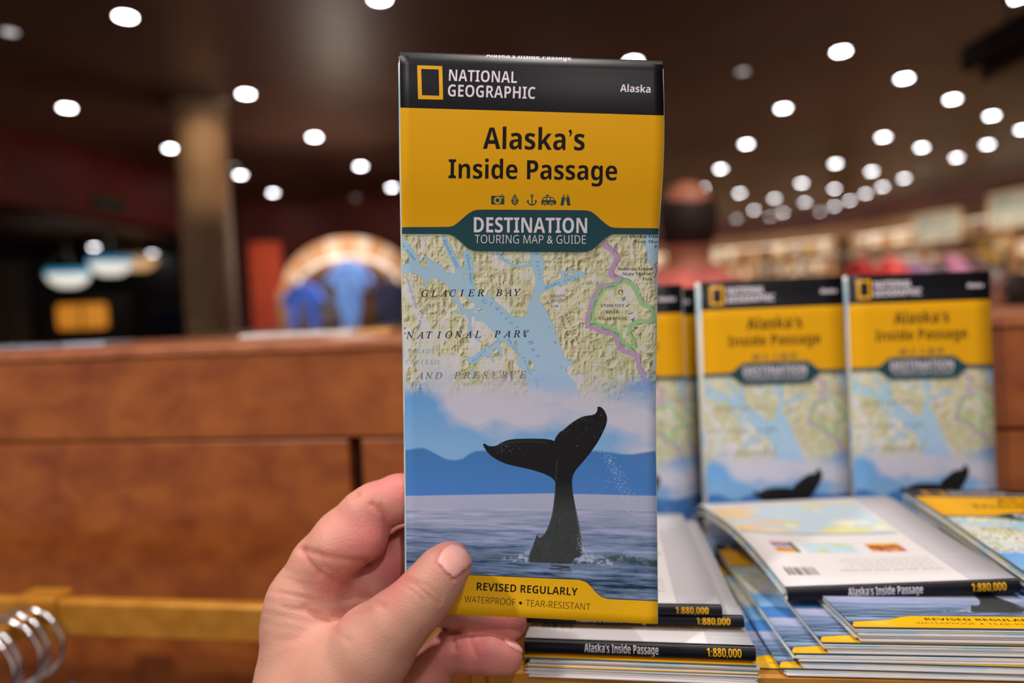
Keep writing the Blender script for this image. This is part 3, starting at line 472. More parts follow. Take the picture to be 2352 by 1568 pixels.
def paint_back():                             # back cover, top row first
    W, H = 540, 1155; S = Sheet(W, H, C255(214, 210, 212)); T = S.text; G = C255(120, 118, 122)
    S.poly([(0, 0), (105, 0), (105, H), (0, H)], C255(186, 184, 190))
    for y in (60, 250, 480): S.poly([(0, y), (105, y), (105, y + 2), (0, y + 2)], C255(214, 212, 214))
    T('Thank you for your purchase', (125, 128), (370, 128), 11, C255(70, 68, 72), .006)
    def lines(x0, x1, y, h, col):                # print too small to read: broken strokes
        x = x0
        while x < x1: w_ = int(RNG.integers(5, 22)); S.poly([(x, y), (min(x + w_, x1), y), (min(x + w_, x1), y + h), (x, y + h)], col, .55); x += w_ + int(RNG.integers(3, 7))
    for k in range(6): lines(125, 360 - 14 * (k % 3), 146 + 17 * k, 5, G)
    x = 430
    while x < 505: w_ = RNG.integers(1, 4); S.poly([(x, 90), (x + w_, 90), (x + w_, 150), (x, 150)], C255(60, 60, 64)); x += w_ + RNG.integers(1, 4)
    lines(430, 505, 156, 5, G)
    # small pictures
    S.poly([(150, 300), (235, 300), (235, 385), (150, 385)], C255(170, 70, 40)); m = S.mask([[(150, 300), (235, 300), (235, 385), (150, 385)]]); n = fractal(H, W, 16, 16, 3); mix(S.img, C255(210, 150, 90), m * np.clip((n - .5) * 6, 0, 1)); mix(S.img, C255(120, 30, 20), m * np.clip((.42 - n) * 7, 0, 1)); S.poly([(150, 370), (235, 370), (235, 392), (150, 392)], C255(216, 170, 40))
    m = S.mask([[(270, 290), (400, 290), (400, 400), (270, 400)]]); mix(S.img, C255(178, 205, 222), m); mix(S.img, C255(190, 198, 160), m * np.clip((fractal(H, W, 40, 40, 3) - .5) * 8, 0, 1))
    for k, c in enumerate(((216, 160, 20), (206, 120, 60), (190, 190, 180), (120, 110, 190), (200, 130, 100))): S.poly([(430, 290 + 22 * k), (480, 290 + 22 * k), (480, 312 + 22 * k), (430, 312 + 22 * k)], C255(*c))
    S.poly([(420, 290), (430, 290), (430, 400), (420, 400)], C255(30, 90, 60)); S.poly([(115, 500), (530, 500), (530, 512), (115, 512)], C255(60, 84, 96)); lines(125, 520, 503, 5, C255(180, 190, 200))
    m = S.mask([[(115, 520), (530, 520), (530, 930), (115, 930)]]); mix(S.img, C255(188, 206, 222), m); n = fractal(H, W, 110, 120, 4); mix(S.img, C255(206, 208, 150), m * np.clip((n - .48) * 9, 0, 1)); U = np.arange(W)[None].repeat(H, 0); mix(S.img, C255(224, 196, 150), m * np.clip((n - .42) * 9, 0, 1) * (U > 380)); mix(S.img, C255(225, 220, 200), m * np.clip((fractal(H, W, 60, 60, 3) - .62) * 9, 0, 1))
    for k in range(8): lines(125, 500, 954 + 20 * k, 5, G)
    S.poly([(0, 0), (W, 0), (W, 14), (0, 14)], C255(24, 24, 30))
    return S
def paint_spine():
    W, H = 1080, 56; S = Sheet(W, H, C255(16, 17, 25)); S.text(math_sans('Alaska’s Inside Passage'), (290, 40), (640, 40), 25, C255(200, 196, 204)); S.text(math_sans('1:880,000'), (862, 40), (1018, 40), 25, C255(222, 168, 20))
    return S
def paint_inside():                           # inner sheets: pale map print
    W, H = 256, 540; S = Sheet(W, H, C255(206, 210, 206)); n = fractal(H, W, 40, 40, 4); mix(S.img, C255(160, 196, 214), np.clip((n - .5) * 8, 0, 1)); mix(S.img, C255(200, 204, 160), np.clip((.45 - n) * 8, 0, 1) * .7)
    return S
# ------------------------------------------------------------------ smooth bodies: distance fields meshed with surface nets
def rcone(X, a, b, ra, rb):                   # tapered capsule
    a = np.asarray(a, np.float32); b = np.asarray(b, np.float32); d = b - a; l2 = float((d ** 2).sum()) + 1e-9
    t = np.clip(((X - a) @ d) / l2, 0, 1); q = X - a - t[:, None] * d
    return np.sqrt((q ** 2).sum(1)) - (ra + (rb - ra) * t)
def smin(a, b, k):
    h = np.clip(.5 + .5 * (b - a) / k, 0, 1); return b * (1 - h) + a * h - k * h * (1 - h)
def surface(fn, lo, hi, h, coarse=6, smooth=1):
    lo = np.asarray(lo, float); hi = np.asarray(hi, float); nb = np.ceil((hi - lo) / (h * coarse)).astype(int); N = nb * coarse + 1
    C = np.stack(np.meshgrid(*[np.arange(n) + .5 for n in nb], indexing='ij'), -1).reshape(-1, 3); B = (lo + C * h * coarse).astype(np.float32)
    D = fn(B); near = np.abs(D) < h * coarse * 1.15; F_ = np.empty(N, np.float32)
    big = D.reshape(nb); F_[:-1, :-1, :-1] = np.repeat(np.repeat(np.repeat(big, coarse, 0), coarse, 1), coarse, 2); F_[-1] = 1; F_[:, -1] = 1; F_[:, :, -1] = 1
    idx = np.argwhere(near.reshape(nb)); o = np.stack(np.meshgrid(*[np.arange(coarse + 1)] * 3, indexing='ij'), -1).reshape(-1, 3)
    for s in range(0, len(idx), 600):
        ii = (idx[s:s + 600, None] * coarse + o[None]).reshape(-1, 3); X = (lo + ii * h).astype(np.float32); F_[ii[:, 0], ii[:, 1], ii[:, 2]] = fn(X)
    S = F_ < 0; c = S[:-1, :-1, :-1].astype(np.int8)
    tot = sum(S[i:N[0] - 1 + i, j:N[1] - 1 + j, k:N[2] - 1 + k].astype(np.int8) for i in (0, 1) for j in (0, 1) for k in (0, 1))
    cells = np.argwhere((tot > 0) & (tot < 8)); vid = np.full(tot.shape, -1, np.int32); vid[tuple(cells.T)] = np.arange(len(cells))
    acc = np.zeros((len(cells), 3)); cnt = np.zeros(len(cells))
    for ax in range(3):
        for u in (0, 1):
            for w_ in (0, 1):
                a = cells.copy(); oth = [i for i in range(3) if i != ax]; a[:, oth[0]] += u; a[:, oth[1]] += w_; b = a.copy(); b[:, ax] += 1
                fa = F_[tuple(a.T)]; fb = F_[tuple(b.T)]; k = (fa < 0) != (fb < 0); t = np.where(k, fa / (fa - fb + 1e-12), 0); p = a.astype(float); p[:, ax] += t; acc[k] += p[k]; cnt[k] += 1
    V = lo + acc / cnt[:, None] * h; faces = []
    for ax in range(3):
        s0 = [slice(1, -1)] * 3; s0[ax] = slice(0, -1); s1 = list(s0); s1[ax] = slice(1, None); A = S[tuple(s0)]; Bq = S[tuple(s1)]
        e = np.argwhere(A != Bq)
        if not len(e): continue
        off = np.ones(3, int); off[ax] = 0; g = e + off; flip = A[tuple(e.T)]; o1, o2 = [i for i in range(3) if i != ax]
        def vv(du, dv): q = g.copy(); q[:, o1] -= du; q[:, o2] -= dv; return vid[tuple(q.T)]
        q = np.stack([vv(1, 1), vv(0, 1), vv(0, 0), vv(1, 0)], 1)
        if ax == 1: q = q[:, ::-1]
        q[~flip] = q[~flip][:, ::-1]; faces.append(q)
    Fq = np.concatenate(faces); Fq = Fq[(Fq >= 0).all(1)]
    for _ in range(smooth):
        s_ = np.zeros_like(V); n = np.zeros(len(V))
        for i in range(4): np.add.at(s_, Fq[:, i], V[Fq[:, (i + 1) % 4]]); np.add.at(n, Fq[:, i], 1)
        V = V * .45 + .55 * s_ / np.maximum(n, 1)[:, None]
    return V, Fq
def vnormals(V, Fq):
    n = np.cross(V[Fq[:, 2]] - V[Fq[:, 0]], V[Fq[:, 3]] - V[Fq[:, 1]]); N = np.zeros_like(V)
    for i in range(4): np.add.at(N, Fq[:, i], n)
    return N / np.maximum(np.linalg.norm(N, axis=1), 1e-12)[:, None]
def np_mesh(name, V, Fq, m, parent=None, attrs=None, smooth=True):
    me = bpy.data.meshes.new(name); n = len(Fq); w_ = Fq.shape[1]
    me.vertices.add(len(V)); me.vertices.foreach_set('co', np.asarray(V, np.float32).ravel()); me.loops.add(n * w_); me.loops.foreach_set('vertex_index', np.asarray(Fq, np.int32).ravel())
    me.polygons.add(n); me.polygons.foreach_set('loop_start', np.arange(n, dtype=np.int32) * w_); me.update(calc_edges=True); me.validate()
    if smooth: me.polygons.foreach_set('use_smooth', np.ones(len(me.polygons), bool))
    for k, v in (attrs or {}).items(): a = me.attributes.new(k, 'FLOAT', 'POINT'); a.data.foreach_set('value', np.asarray(v, np.float32))
    me.materials.append(m); o = bpy.data.objects.new(name, me); COL.objects.link(o); o.parent = parent; return o
def poly_dist(p, q):                          # distance from points p to polyline q, both 2-D
    D = np.full(len(p), 1e9)
    for a, b in zip(np.asarray(q[:-1], float), np.asarray(q[1:], float)):
        d = b - a; t = np.clip(((p - a) @ d) / ((d ** 2).sum() + 1e-9), 0, 1); D = np.minimum(D, np.linalg.norm(p - a - t[:, None] * d, axis=1))
    return D
# ------------------------------------------------------------------ materials of the shop
M_WOOD = noisy(mat('burl_veneer', srgb(130, 68, 24), .42), srgb(114, 46, 8), srgb(164, 92, 32), 22, 7, stretch=(1, 1, 1.4), lo=.25, hi=.78, dist=.4)
M_WOOD_E = noisy(mat('veneer_edge', srgb(150, 90, 50), .38), srgb(138, 76, 44), srgb(168, 100, 62), 30, 3)
M_GOLD = noisy(mat('gold_lacquer', srgb(186, 126, 40), .32, metal=.25), srgb(176, 116, 34), srgb(196, 136, 48), 40, 3)
M_CHROME = mat('chrome', (.72, .72, .74, 1), .14, metal=1.0)
M_SLOT = mat('black_slot', (.004, .004, .004, 1), .7)
M_CEIL = noisy(mat('lacquered_ceiling', srgb(100, 80, 70), .40, spec=.6), srgb(98, 76, 66), srgb(134, 104, 90), .9, 2, bump=0.0)
M_FLOOR = noisy(mat('carpet_floor', srgb(80, 50, 40), .9), srgb(60, 34, 28), srgb(96, 62, 48), 30, 4)
M_RED = noisy(mat('red_lacquer_wall', srgb(120, 38, 26), .5), srgb(104, 30, 20), srgb(134, 46, 32), 1.2, 2)
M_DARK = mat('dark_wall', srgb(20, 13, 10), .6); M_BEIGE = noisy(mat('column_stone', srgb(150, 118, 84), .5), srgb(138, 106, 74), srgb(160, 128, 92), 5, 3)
M_SHELFW = noisy(mat('maple_shelving', srgb(186, 140, 92), .5), srgb(176, 134, 92), srgb(202, 164, 122), 4, 4)
M_GLOW = mat('warm_shelf_light', (1, 1, 1, 1), emit=(1.0, .82, .6, 1), estr=.35); M_LENS = mat('downlight_lens', (1, 1, 1, 1), emit=(1.0, .97, 1.0, 1), estr=15)
M_LENS2 = mat('dim_downlight_lens', (.3, .3, .3, 1), emit=(1.0, .95, .95, 1), estr=.45); M_TRIM = mat('downlight_trim', srgb(120, 110, 104), .4, metal=.6)
def fabric(n, c, k=.12): return noisy(mat(n, srgb(*c), .85), srgb(*[int(v * (1 - k)) for v in c]), srgb(*[min(255, int(v * (1 + k))) for v in c]), 18, 3)

# ------------------------------------------------------------------ room
CEIL = 2.72
o = MB().box(-12, 12, -2.5, 18, -.06, 0).build('floor', M_FLOOR); o['kind'] = 'structure'
o = MB().box(-12, 12, -2.5, 18, CEIL, CEIL + .08).build('ceiling', M_CEIL); o['kind'] = 'structure'
def struct(name, mb, m): o = mb.build(name, m); o['kind'] = 'structure'; return o
def plan(l, d): p = CH(l, d); return (p.x, p.y)
# left: a red fascia over the dark opening to the next room
struct('wall_left', segbox(MB(), plan(-2.78, 6.2), plan(-3.75, 1.6), 2.24, CEIL, .25, -.25), M_RED)
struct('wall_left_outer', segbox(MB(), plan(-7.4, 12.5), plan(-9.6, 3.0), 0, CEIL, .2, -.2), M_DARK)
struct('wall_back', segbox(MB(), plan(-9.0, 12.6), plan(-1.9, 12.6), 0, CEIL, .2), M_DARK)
struct('wall_back_red', segbox(MB(), plan(-2.95, 7.5), plan(.40, 7.7), 0, CEIL, .15), M_RED)
W1A, W1B, W2B = (5.15, 10.45), (6.9, 4.4), (1.2, 13.9)      # line of the soffit: right wall, then the far wall
M_RW = noisy(mat('right_wall', srgb(150, 108, 72), .6), srgb(140, 98, 62), srgb(160, 120, 82), 2, 3)
struct('wall_right', segbox(MB(), plan(5.62, 10.6), plan(7.5, 4.1), 0, CEIL, .2), M_RW); struct('wall_back_right', segbox(MB(), plan(1.4, 14.6), plan(5.9, 10.7), 0, CEIL, .2), M_RW)
M_SOF = noisy(mat('dark_soffit', srgb(70, 28, 20), .5), srgb(58, 22, 16), srgb(80, 34, 26), 1.2, 2)
struct('trim_1', segbox(MB(), plan(*W1A), plan(*W1B), 2.52, CEIL, .40), M_SOF); struct('trim_2', segbox(MB(), plan(*W2B), plan(*W1A), 2.52, CEIL, .40), M_SOF)
# column left of the booklet
cb = CH(-1.79, 4.1); col = empty('column', cb); tag(col, 'round beige stone column left of the held map, lit from above', 'column')
MB().lathe([(.17, 0), (.17, .12), (.145, .14), (.145, CEIL - .10), (.16, CEIL - .08), (.16, CEIL - .01)], 40).build('shaft', M_BEIGE, col, smooth=False); MB().lathe([(.0, CEIL - .01), (.2, CEIL - .01), (.2, CEIL - .001), (0, CEIL - .001)], 40).build('cap_ring', M_TRIM, col)
for c_ in col.children: c_.data.polygons.foreach_set('use_smooth', [True] * len(c_.data.polygons))
def lamp(loc, aim, p, cone, colr, parent=None, size=.05):
    ld = bpy.data.lights.new('bare_spot', 'SPOT'); ld.energy = p; ld.spot_size = R(cone); ld.spot_blend = .8; ld.shadow_soft_size = size; ld.color = colr
    lo = bpy.data.objects.new('bare_spot', ld); COL.objects.link(lo); lo.location = loc; lo.rotation_euler = (Vector(aim) - Vector(loc)).to_track_quat('-Z', 'Y').to_euler(); return lo

# ------------------------------------------------------------------ ceiling downlights
ROWS = {'in the ceiling row just left of the held map': [(288, 37), (565, 215), (722, 314), (828, 381), (900, 430)],
        'in the leftmost ceiling row': [(154, 247), (392, 340), (552, 401), (627, 442)],
        'in the ceiling row just right of the held map': [(1932, 117), (1799, 248), (1714, 330), (1655, 387), (1614, 430)],
        'in the second ceiling row right of the held map': [(2077, 179), (1699, 443)],
        'in the third ceiling row right of the held map': [(2188, 227), (2029, 314), (1919, 375), (1841, 420), (1779, 455), (1732, 482), (1692, 502)],
        'in the fourth ceiling row right of the held map': [(2278, 265), (2117, 338), (2002, 393), (1916, 433), (1849, 464), (1798, 488), (1770, 497)],
        'in the ceiling row along the right soffit': [(2348, 297), (2268, 331), (2197, 361), (2077, 409), (2027, 428), (1988, 444), (1951, 460), (1917, 473), (1883, 485)],
        'in the ceiling of the dark room at left': [(216, 567), (350, 582)]}
ORD = ['nearest', 'second nearest', 'third nearest', 'fourth nearest', 'fifth nearest', 'sixth nearest', 'seventh nearest', 'eighth nearest', 'farthest']
def downlight_proto(lens, r=.036):
    t = empty('ceiling_light'); MB().lathe([(r, -.004), (r + .012, -.007), (r + .016, -.002), (r + .016, 0)], 28).build('trim_ring', M_TRIM, t, smooth=True)
    MB().lathe([(0, -.0045), (r * .9, -.0042), (r, -.003)], 28).build('lens', lens, t); return t
def copy_tree(o, parent=None):
    c = o.copy(); COL.objects.link(c); c.parent = parent
    for ch in list(o.children): copy_tree(ch, c)
    return c
PROTO = {}
def downlight(px, py, label, key, lens, r=.036, group='round downlights in the ceiling'):
    p = PH(px, py, CEIL)
    if key not in PROTO: PROTO[key] = downlight_proto(lens, r); t = PROTO[key]
    else: t = copy_tree(PROTO[key])
    t.location = p; tag(t, label, 'ceiling light', group); return t
k = 0
for row, pts in ROWS.items():
    for i, (x, y) in enumerate(pts):
        nm = ORD[i] if i < len(pts) - 1 or len(pts) < 3 else 'farthest'
        dim = (x, y) in ((1770, 497), (1692, 502), (1883, 485))
        key = 'near' if y < 250 else ('mid' if y < 400 else 'far')
        if x < 400 and y > 500: key = 'room'
        ls = {'near': M_LENS, 'mid': M_LENS, 'far': M_LENS, 'room': M_LENS}[key]
        downlight(x, y, '%s round downlight %s' % (nm, row), key + ('d' if dim else ''), ls if not dim else mat('soft_downlight_lens', (1, 1, 1, 1), emit=(1, .95, .95, 1), estr=7), .036 if key != 'room' else .06)
downlight(872, -4, 'round downlight cut by the top edge, above and left of the held map', 'near', M_LENS)
downlight(1454, 140, 'round downlight half hidden behind the top edge of the held map', 'near', M_LENS)
downlight(2334, -6, 'round downlight cut by the top right corner', 'near', M_LENS)
for (x, y, l) in ((462, 397, 'small dim downlight left of the column top'), (538, 381, 'small dim downlight beside the bright one at the column'), (817, 453, 'small dim downlight left of the held map, below its row'), (2121, 388, 'small dim downlight near the right soffit'), (22, 72, 'large dim downlight in the top left corner'), (1706, 163 + 0, 'small dim downlight high right of the held map')):
    downlight(x, y, l, 'dim', M_LENS2, .03, 'small unlit-looking downlights')

# ------------------------------------------------------------------ the display fixture
YF = .60
fx = empty('display_fixture', (0, YF, 0)); tag(fx, 'burl wood display counter with flat top behind the upright map guides', 'display counter')
ZT = 1.42 - .0215
def panel(x0, x1, z0, z1, name, m=M_WOOD, y0=0.0, y1=.018, c=.0012): return MB().box(x0, x1, y0, y1, z0, z1, c).build(name, m, fx)
seam = 1.42 - .113; slotx = PY(817, 1060, YF).x
panel(-1.6, 1.6, seam + .0012, ZT - .010, 'upper_panel'); panel(-1.6, slotx - .006, .08, seam - .0012, 'lower_panel'); panel(slotx + .006, 1.6, .08, seam - .0012, 'lower_panel')
MB().box(-1.6, 1.6, .020, .05, .08, seam + .01).build('slot_backing', M_SLOT, fx)
MB().box(-1.6, 1.6, -.002, .36, ZT - .0095, ZT, .0015).build('counter_top', M_WOOD_E, fx); MB().box(-1.6, 1.6, .34, .358, .08, ZT - .011, .001).build('back_panel', M_WOOD, fx); MB().box(-1.58, 1.58, .02, .34, 0, .08).build('plinth', M_SLOT, fx)
MB().box(-1.6, -1.582, .018, .34, .08, ZT - .011).build('side_panel', M_WOOD, fx); MB().box(1.582, 1.6, .018, .34, .08, ZT - .011).build('side_panel', M_WOOD, fx)
# hanging rail in front of the wood, left of the bin
a = PY(330, 1386, .49); zr = a.z; XB = P(1118, 1545, .315).x
rail = empty('hanging_rail', (0, .49, zr)); tag(rail, 'gold lacquered metal rail running across the wooden counter front', 'rail')
MB().box(-1.3, XB - .012, 0, .012, -.030, 0, .002).build('bar', M_GOLD, rail)
for bx in (-.9, -.1): MB().box(bx, bx + .02, .012, .1098, -.026, -.006, .001).build('wall_bracket', M_GOLD, rail)
hx = PY(84, 1386, .49).x
arm = empty('garment_rail', (hx, .49, zr)); tag(arm, 'forward gold arm reaching forward from the rail, carrying chrome hanger hooks', 'display arm')
MB().box(-.019, .019, -.004, .020, -.034, .0035, .002).build('clamp', M_GOLD, arm); MB().box(-.010, .010, -.21, -.004, -.020, -.004, .002).build('bar', M_GOLD, arm); MB().box(-.012, .012, -.216, -.21, -.023, -.001, .002).build('end_cap', M_GOLD, arm)
# chrome hanger hooks over the arm, each with its own hanger below
M_HANG = mat('clear_grey_hanger', srgb(150, 150, 156), .3); M_PURP = fabric('purple_jersey', (104, 84, 190))
def hanger():
    t = empty('clothes_hanger'); r = .029; pts = [(r * math.cos(a), 0, r * math.sin(a)) for a in np.linspace(math.pi * 1.02, -math.pi * .42, 22)]
    pts += [(.006, 0, -.034), (.0, 0, -.045), (0, 0, -.07)]; MB().tube(pts, .0019, 10).build('hook', M_CHROME, t, smooth=True)
    MB().tube([(-.20, 0, -.125), (-.12, 0, -.098), (-.03, 0, -.073), (0, 0, -.070), (.03, 0, -.073), (.12, 0, -.098), (.20, 0, -.125)], .005, 8).build('shoulder_bar', M_HANG, t, smooth=True); return t
hz = [(-.012, .002, 8), (-.022, -.002, -6), (-.034, .003, 12), (-.047, -.003, -10), (-.057, .002, 5), (-.070, -.002, -8), (-.088, .001, 9)]
HL = ['farthest', 'second farthest', 'third farthest', 'middle', 'third nearest', 'second nearest', 'nearest']; h0 = hanger()
for i, (dy, dx, rt) in enumerate(hz):
    h = h0 if i == 0 else copy_tree(h0); h.location = (hx + dx, .49 + dy, zr - .004 - .027 + .0002); h.rotation_euler = (0, R((8, -5, 4, -9, 6, -3, 7)[i]) * .25, R(5))
    tag(h, 'chrome hanger hook on the gold arm, %s of the seven' % HL[i], 'hanger', 'chrome hanger hooks on the gold arm')
def garment(name, loc, m, label, cat='shirt', w=.36, h=.5, d=.05, rz=0, group=None, neck=.05):
    t = empty(name, loc, rz); tag(t, label, cat, group)
    ol = [(-neck, 0), (-w * .40, -.05), (-w * .62, -h * .30), (-w * .52, -h * .36), (-w * .40, -h * .20), (-w * .40, -h), (w * .40, -h), (w * .40, -h * .20), (w * .52, -h * .36), (w * .62, -h * .30), (w * .40, -.05), (neck, 0), (neck * .5, -.03), (-neck * .5, -.03)]
    bm_v = MB()
    for s, dd in ((1, -d / 2), (-1, d / 2)): pass
    bm_v.prism(ol[::-1], -d / 2, d / 2, lambda a, b, hh: (a, hh * (.5 if b > -.06 else 1) + .012 * math.sin(a * 40 + b * 9), b)); o = bm_v.build('body', m, t)
    md = o.modifiers.new('round', 'BEVEL'); md.width = d * .3; md.segments = 2; md.limit_method = 'ANGLE'
    MB().tube([(neck * math.cos(a), d * .42 * math.sin(a), -.012) for a in np.linspace(0, 2 * math.pi, 17)], .006, 6, cap=False).build('collar', m, t, smooth=True); return t
g = garment('hanging_shirt', P(128, 1572, .45), M_PURP, 'purple garment hanging below the gold arm at bottom left', w=.05, h=.4, d=.02, rz=R(10), neck=.008); 

# ------------------------------------------------------------------ the bin that holds the map guides
zl = 1.42 - .1505 * 1.10
a0 = PH(1116, 1539, zl); a1 = PH(2352, 1562, zl)
dx = Vector((a1.x - a0.x, a1.y - a0.y, 0)); ang = math.atan2(dx.y, dx.x); bw = dx.length + .12
bn = empty('map_bin', a0, ang); tag(bn, 'gold lacquered bin with a raised front lip, filled with map guides', 'display bin')
MB().box(0, bw, -.0, .010, -.09, 0, .0012).build('front_lip', M_GOLD, bn)
mb = MB(); mb.add([(0, .010, -.004), (bw, .010, -.004), (bw, .197, -.0227), (0, .197, -.0227), (0, .010, -.012), (bw, .010, -.012), (bw, .197, -.0307), (0, .197, -.0307)], [(0, 1, 2, 3), (7, 6, 5, 4), (0, 4, 5, 1), (1, 5, 6, 2), (2, 6, 7, 3), (3, 7, 4, 0)]); mb.build('sloping_shelf', M_WOOD, bn)
MB().box(0, bw, .200, .280, -.068, -.062).build('trough_floor', M_WOOD, bn); MB().box(-.008, 0, 0, .280, -.09, 0, .001).build('side_panel', M_GOLD, bn); MB().box(bw, bw + .008, 0, .280, -.09, 0, .001).build('side_panel', M_GOLD, bn)
MB().box(0, bw, .276, .282, -.09, -.04).build('trough_back', M_WOOD, bn); MB().box(.0, bw, .197, .200, -.068, -.022).build('trough_front', M_WOOD, bn)
for sx in (.18, .5): MB().box(sx, sx + .02, .300, .302, -.08, -.06).build('mounting_bracket', M_GOLD, bn)
# ------------------------------------------------------------------ printed sheets
def img_mat(name, im, rough=0.4, coat=0.0, gloss_noise=True):
    m = mat(name, (1, 1, 1, 1), rough, spec=.16, coat=coat); N, L, b = nodes(m); t = N.new('ShaderNodeTexImage'); t.image = im; t.extension = 'EXTEND'
    uv = N.new('ShaderNodeUVMap'); uv.uv_map = 'UVMap'; L.new(uv.outputs[0], t.inputs[0]); L.new(t.outputs[0], b.inputs['Base Color'])
    if gloss_noise:                              # the faint woven tooth of the waterproof paper
        nt = N.new('ShaderNodeTexNoise'); nt.inputs['Scale'].default_value = 900; nt.inputs['Detail'].default_value = 2; mp = N.new('ShaderNodeMapping'); mp.inputs['Scale'].default_value = (.108, .235, 1)
        L.new(uv.outputs[0], mp.inputs[0]); L.new(mp.outputs[0], nt.inputs['Vector']); bp = N.new('ShaderNodeBump'); bp.inputs['Strength'].default_value = .10; bp.inputs['Distance'].default_value = .0002
        L.new(nt.outputs['Fac'], bp.inputs['Height']); L.new(bp.outputs[0], b.inputs['Normal'])
    return m
IM_COVER = paint_cover().image('cover_print'); IM_BACK = paint_back().image('back_print'); IM_SPINE = paint_spine().image('spine_print'); IM_IN = paint_inside().image('inside_print')
M_COVER = img_mat('cover_paper', IM_COVER, .42); M_BACK = img_mat('back_paper', IM_BACK, .4); M_SPINE = img_mat('spine_paper', IM_SPINE, .4, gloss_noise=False); M_IN = img_mat('inside_paper', IM_IN, .45, gloss_noise=False)
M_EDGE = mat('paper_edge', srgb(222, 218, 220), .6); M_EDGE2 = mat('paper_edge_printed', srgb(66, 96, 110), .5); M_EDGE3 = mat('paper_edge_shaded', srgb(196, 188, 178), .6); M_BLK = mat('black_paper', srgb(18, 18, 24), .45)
def sheet(name, fn, nu, nv, h0, h1, m_top, parent, u0=0.0, u1=1.0, v0=0.0, v1=1.0, uvf=None, m_edge=None, m_bot=None):
    """a thin folded sheet between heights h0 (below) and h1 (above); fn(u, v, h) -> world point"""
    us = np.linspace(u0, u1, nu + 1); vs = np.linspace(v0, v1, nv + 1); v = []; uv = []; uvf = uvf or (lambda a, b: (a, b))
    for h in (h1, h0):
        for b in vs:
            for a in us: v.append(tuple(fn(a, b, h))); uv.append(uvf(a, b))
    n = (nu + 1) * (nv + 1); ix = lambda i, j, l: l * n + j * (nu + 1) + i; f = []; mi = []
    for j in range(nv):
        for i in range(nu): f.append((ix(i, j, 0), ix(i + 1, j, 0), ix(i + 1, j + 1, 0), ix(i, j + 1, 0))); mi.append(0)
    for j in range(nv):
        for i in range(nu): f.append((ix(i, j, 1), ix(i, j + 1, 1), ix(i + 1, j + 1, 1), ix(i + 1, j, 1))); mi.append(2)
    for i in range(nu): f.append((ix(i, 0, 1), ix(i + 1, 0, 1), ix(i + 1, 0, 0), ix(i, 0, 0))); f.append((ix(i, nv, 0), ix(i + 1, nv, 0), ix(i + 1, nv, 1), ix(i, nv, 1))); mi += [1, 1]
    for j in range(nv): f.append((ix(0, j, 0), ix(0, j + 1, 0), ix(0, j + 1, 1), ix(0, j, 1))); f.append((ix(nu, j, 1), ix(nu, j + 1, 1), ix(nu, j + 1, 0), ix(nu, j, 0))); mi += [1, 1]
    o = mesh(name, v, f, m_top, parent, uv, smooth=False, world=True); o.data.materials.append(m_edge or M_EDGE); o.data.materials.append(m_bot or m_edge or M_EDGE)
    o.data.polygons.foreach_set('material_index', mi); o.data.polygons.foreach_set('use_smooth', [k != 1 for k in mi]); return o
def rel(root, fn):                            # the children are built in the frame of their root
    inv = parent_mat(root).inverted(); return lambda u, v, h: inv @ Vector(fn(u, v, h))
M_NONE = None
def fixparent(root):
    for c in root.children: c.matrix_parent_inverse = Matrix.Identity(4)

def held_map():
    root = empty('map_guide', P(1220, 1420, .30)); tag(root, 'tall folded map guide held up in the hand, sharp in front of everything', 'map guide', 'copies of the map guide')
    DV = np.array([.2788, .2784, .2803, .2850, .2897, .2922, .2925, .2918, .2905])
    DT = lambda u, v: float(_pchip(VK, DV, 1 - v)) - .0018 * math.sin(math.pi * u) + .0016 * math.exp(-((1 - v) / .045) ** 2) - .0022 * math.exp(-((1 - u) / .13) ** 2 - (v / .05) ** 2)
    def fn(u, v, h):                             # v runs bottom to top
        w_ = 1 - v; l = edge_at(VL, w_); r = edge_at(VR, w_); p = l + u * (r - l); return P(p[0], p[1], DT(u, v) - h)
    f = rel(root, fn)
    sheet('front_cover', f, 26, 60, -.0003, 0, M_COVER, root, m_edge=M_EDGE, m_bot=M_EDGE)
    # folded sheets behind the cover; each one a little out of line
    rr = random.Random(3); lay = [(.0, .0, .999, .994), (-.003, .002, 1.001, .990), (.004, .004, .997, .996), (-.006, .003, 1.000, .986), (-.002, .002, 1.002, .992)]
    for k, (a, b, c, d) in enumerate(lay):
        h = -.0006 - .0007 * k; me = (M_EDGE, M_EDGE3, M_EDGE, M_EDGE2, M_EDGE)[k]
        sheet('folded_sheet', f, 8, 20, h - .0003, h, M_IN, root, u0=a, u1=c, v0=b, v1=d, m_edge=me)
    sheet('back_cover', f, 8, 20, -.0050, -.0046, M_BACK, root, u0=-.004, u1=1.0, v0=.004, v1=.998, uvf=lambda a, b: (1 - a, b), m_edge=M_EDGE2, m_bot=M_BACK)
    # rounded top fold with the title printed along it
    us = np.linspace(0, 1, 15); prof = [(.0000, 1.000), (-.0006, 1.003), (-.0016, 1.0058), (-.0028, 1.0068), (-.0040, 1.0056), (-.0048, 1.000)]; v = []; uv = []
    for i, (h, vv) in enumerate(prof):
        for u in us: v.append(tuple(f(u, vv, h))); uv.append((min(u - .06, .78), .15 + .75 * i / (len(prof) - 1)))
    n = len(us); fc = [(j * n + i, j * n + i + 1, (j + 1) * n + i + 1, (j + 1) * n + i) for j in range(len(prof) - 1) for i in range(n - 1)]
    mesh('spine', v, fc, M_SPINE, root, uv, smooth=True)
    fixparent(root); return root

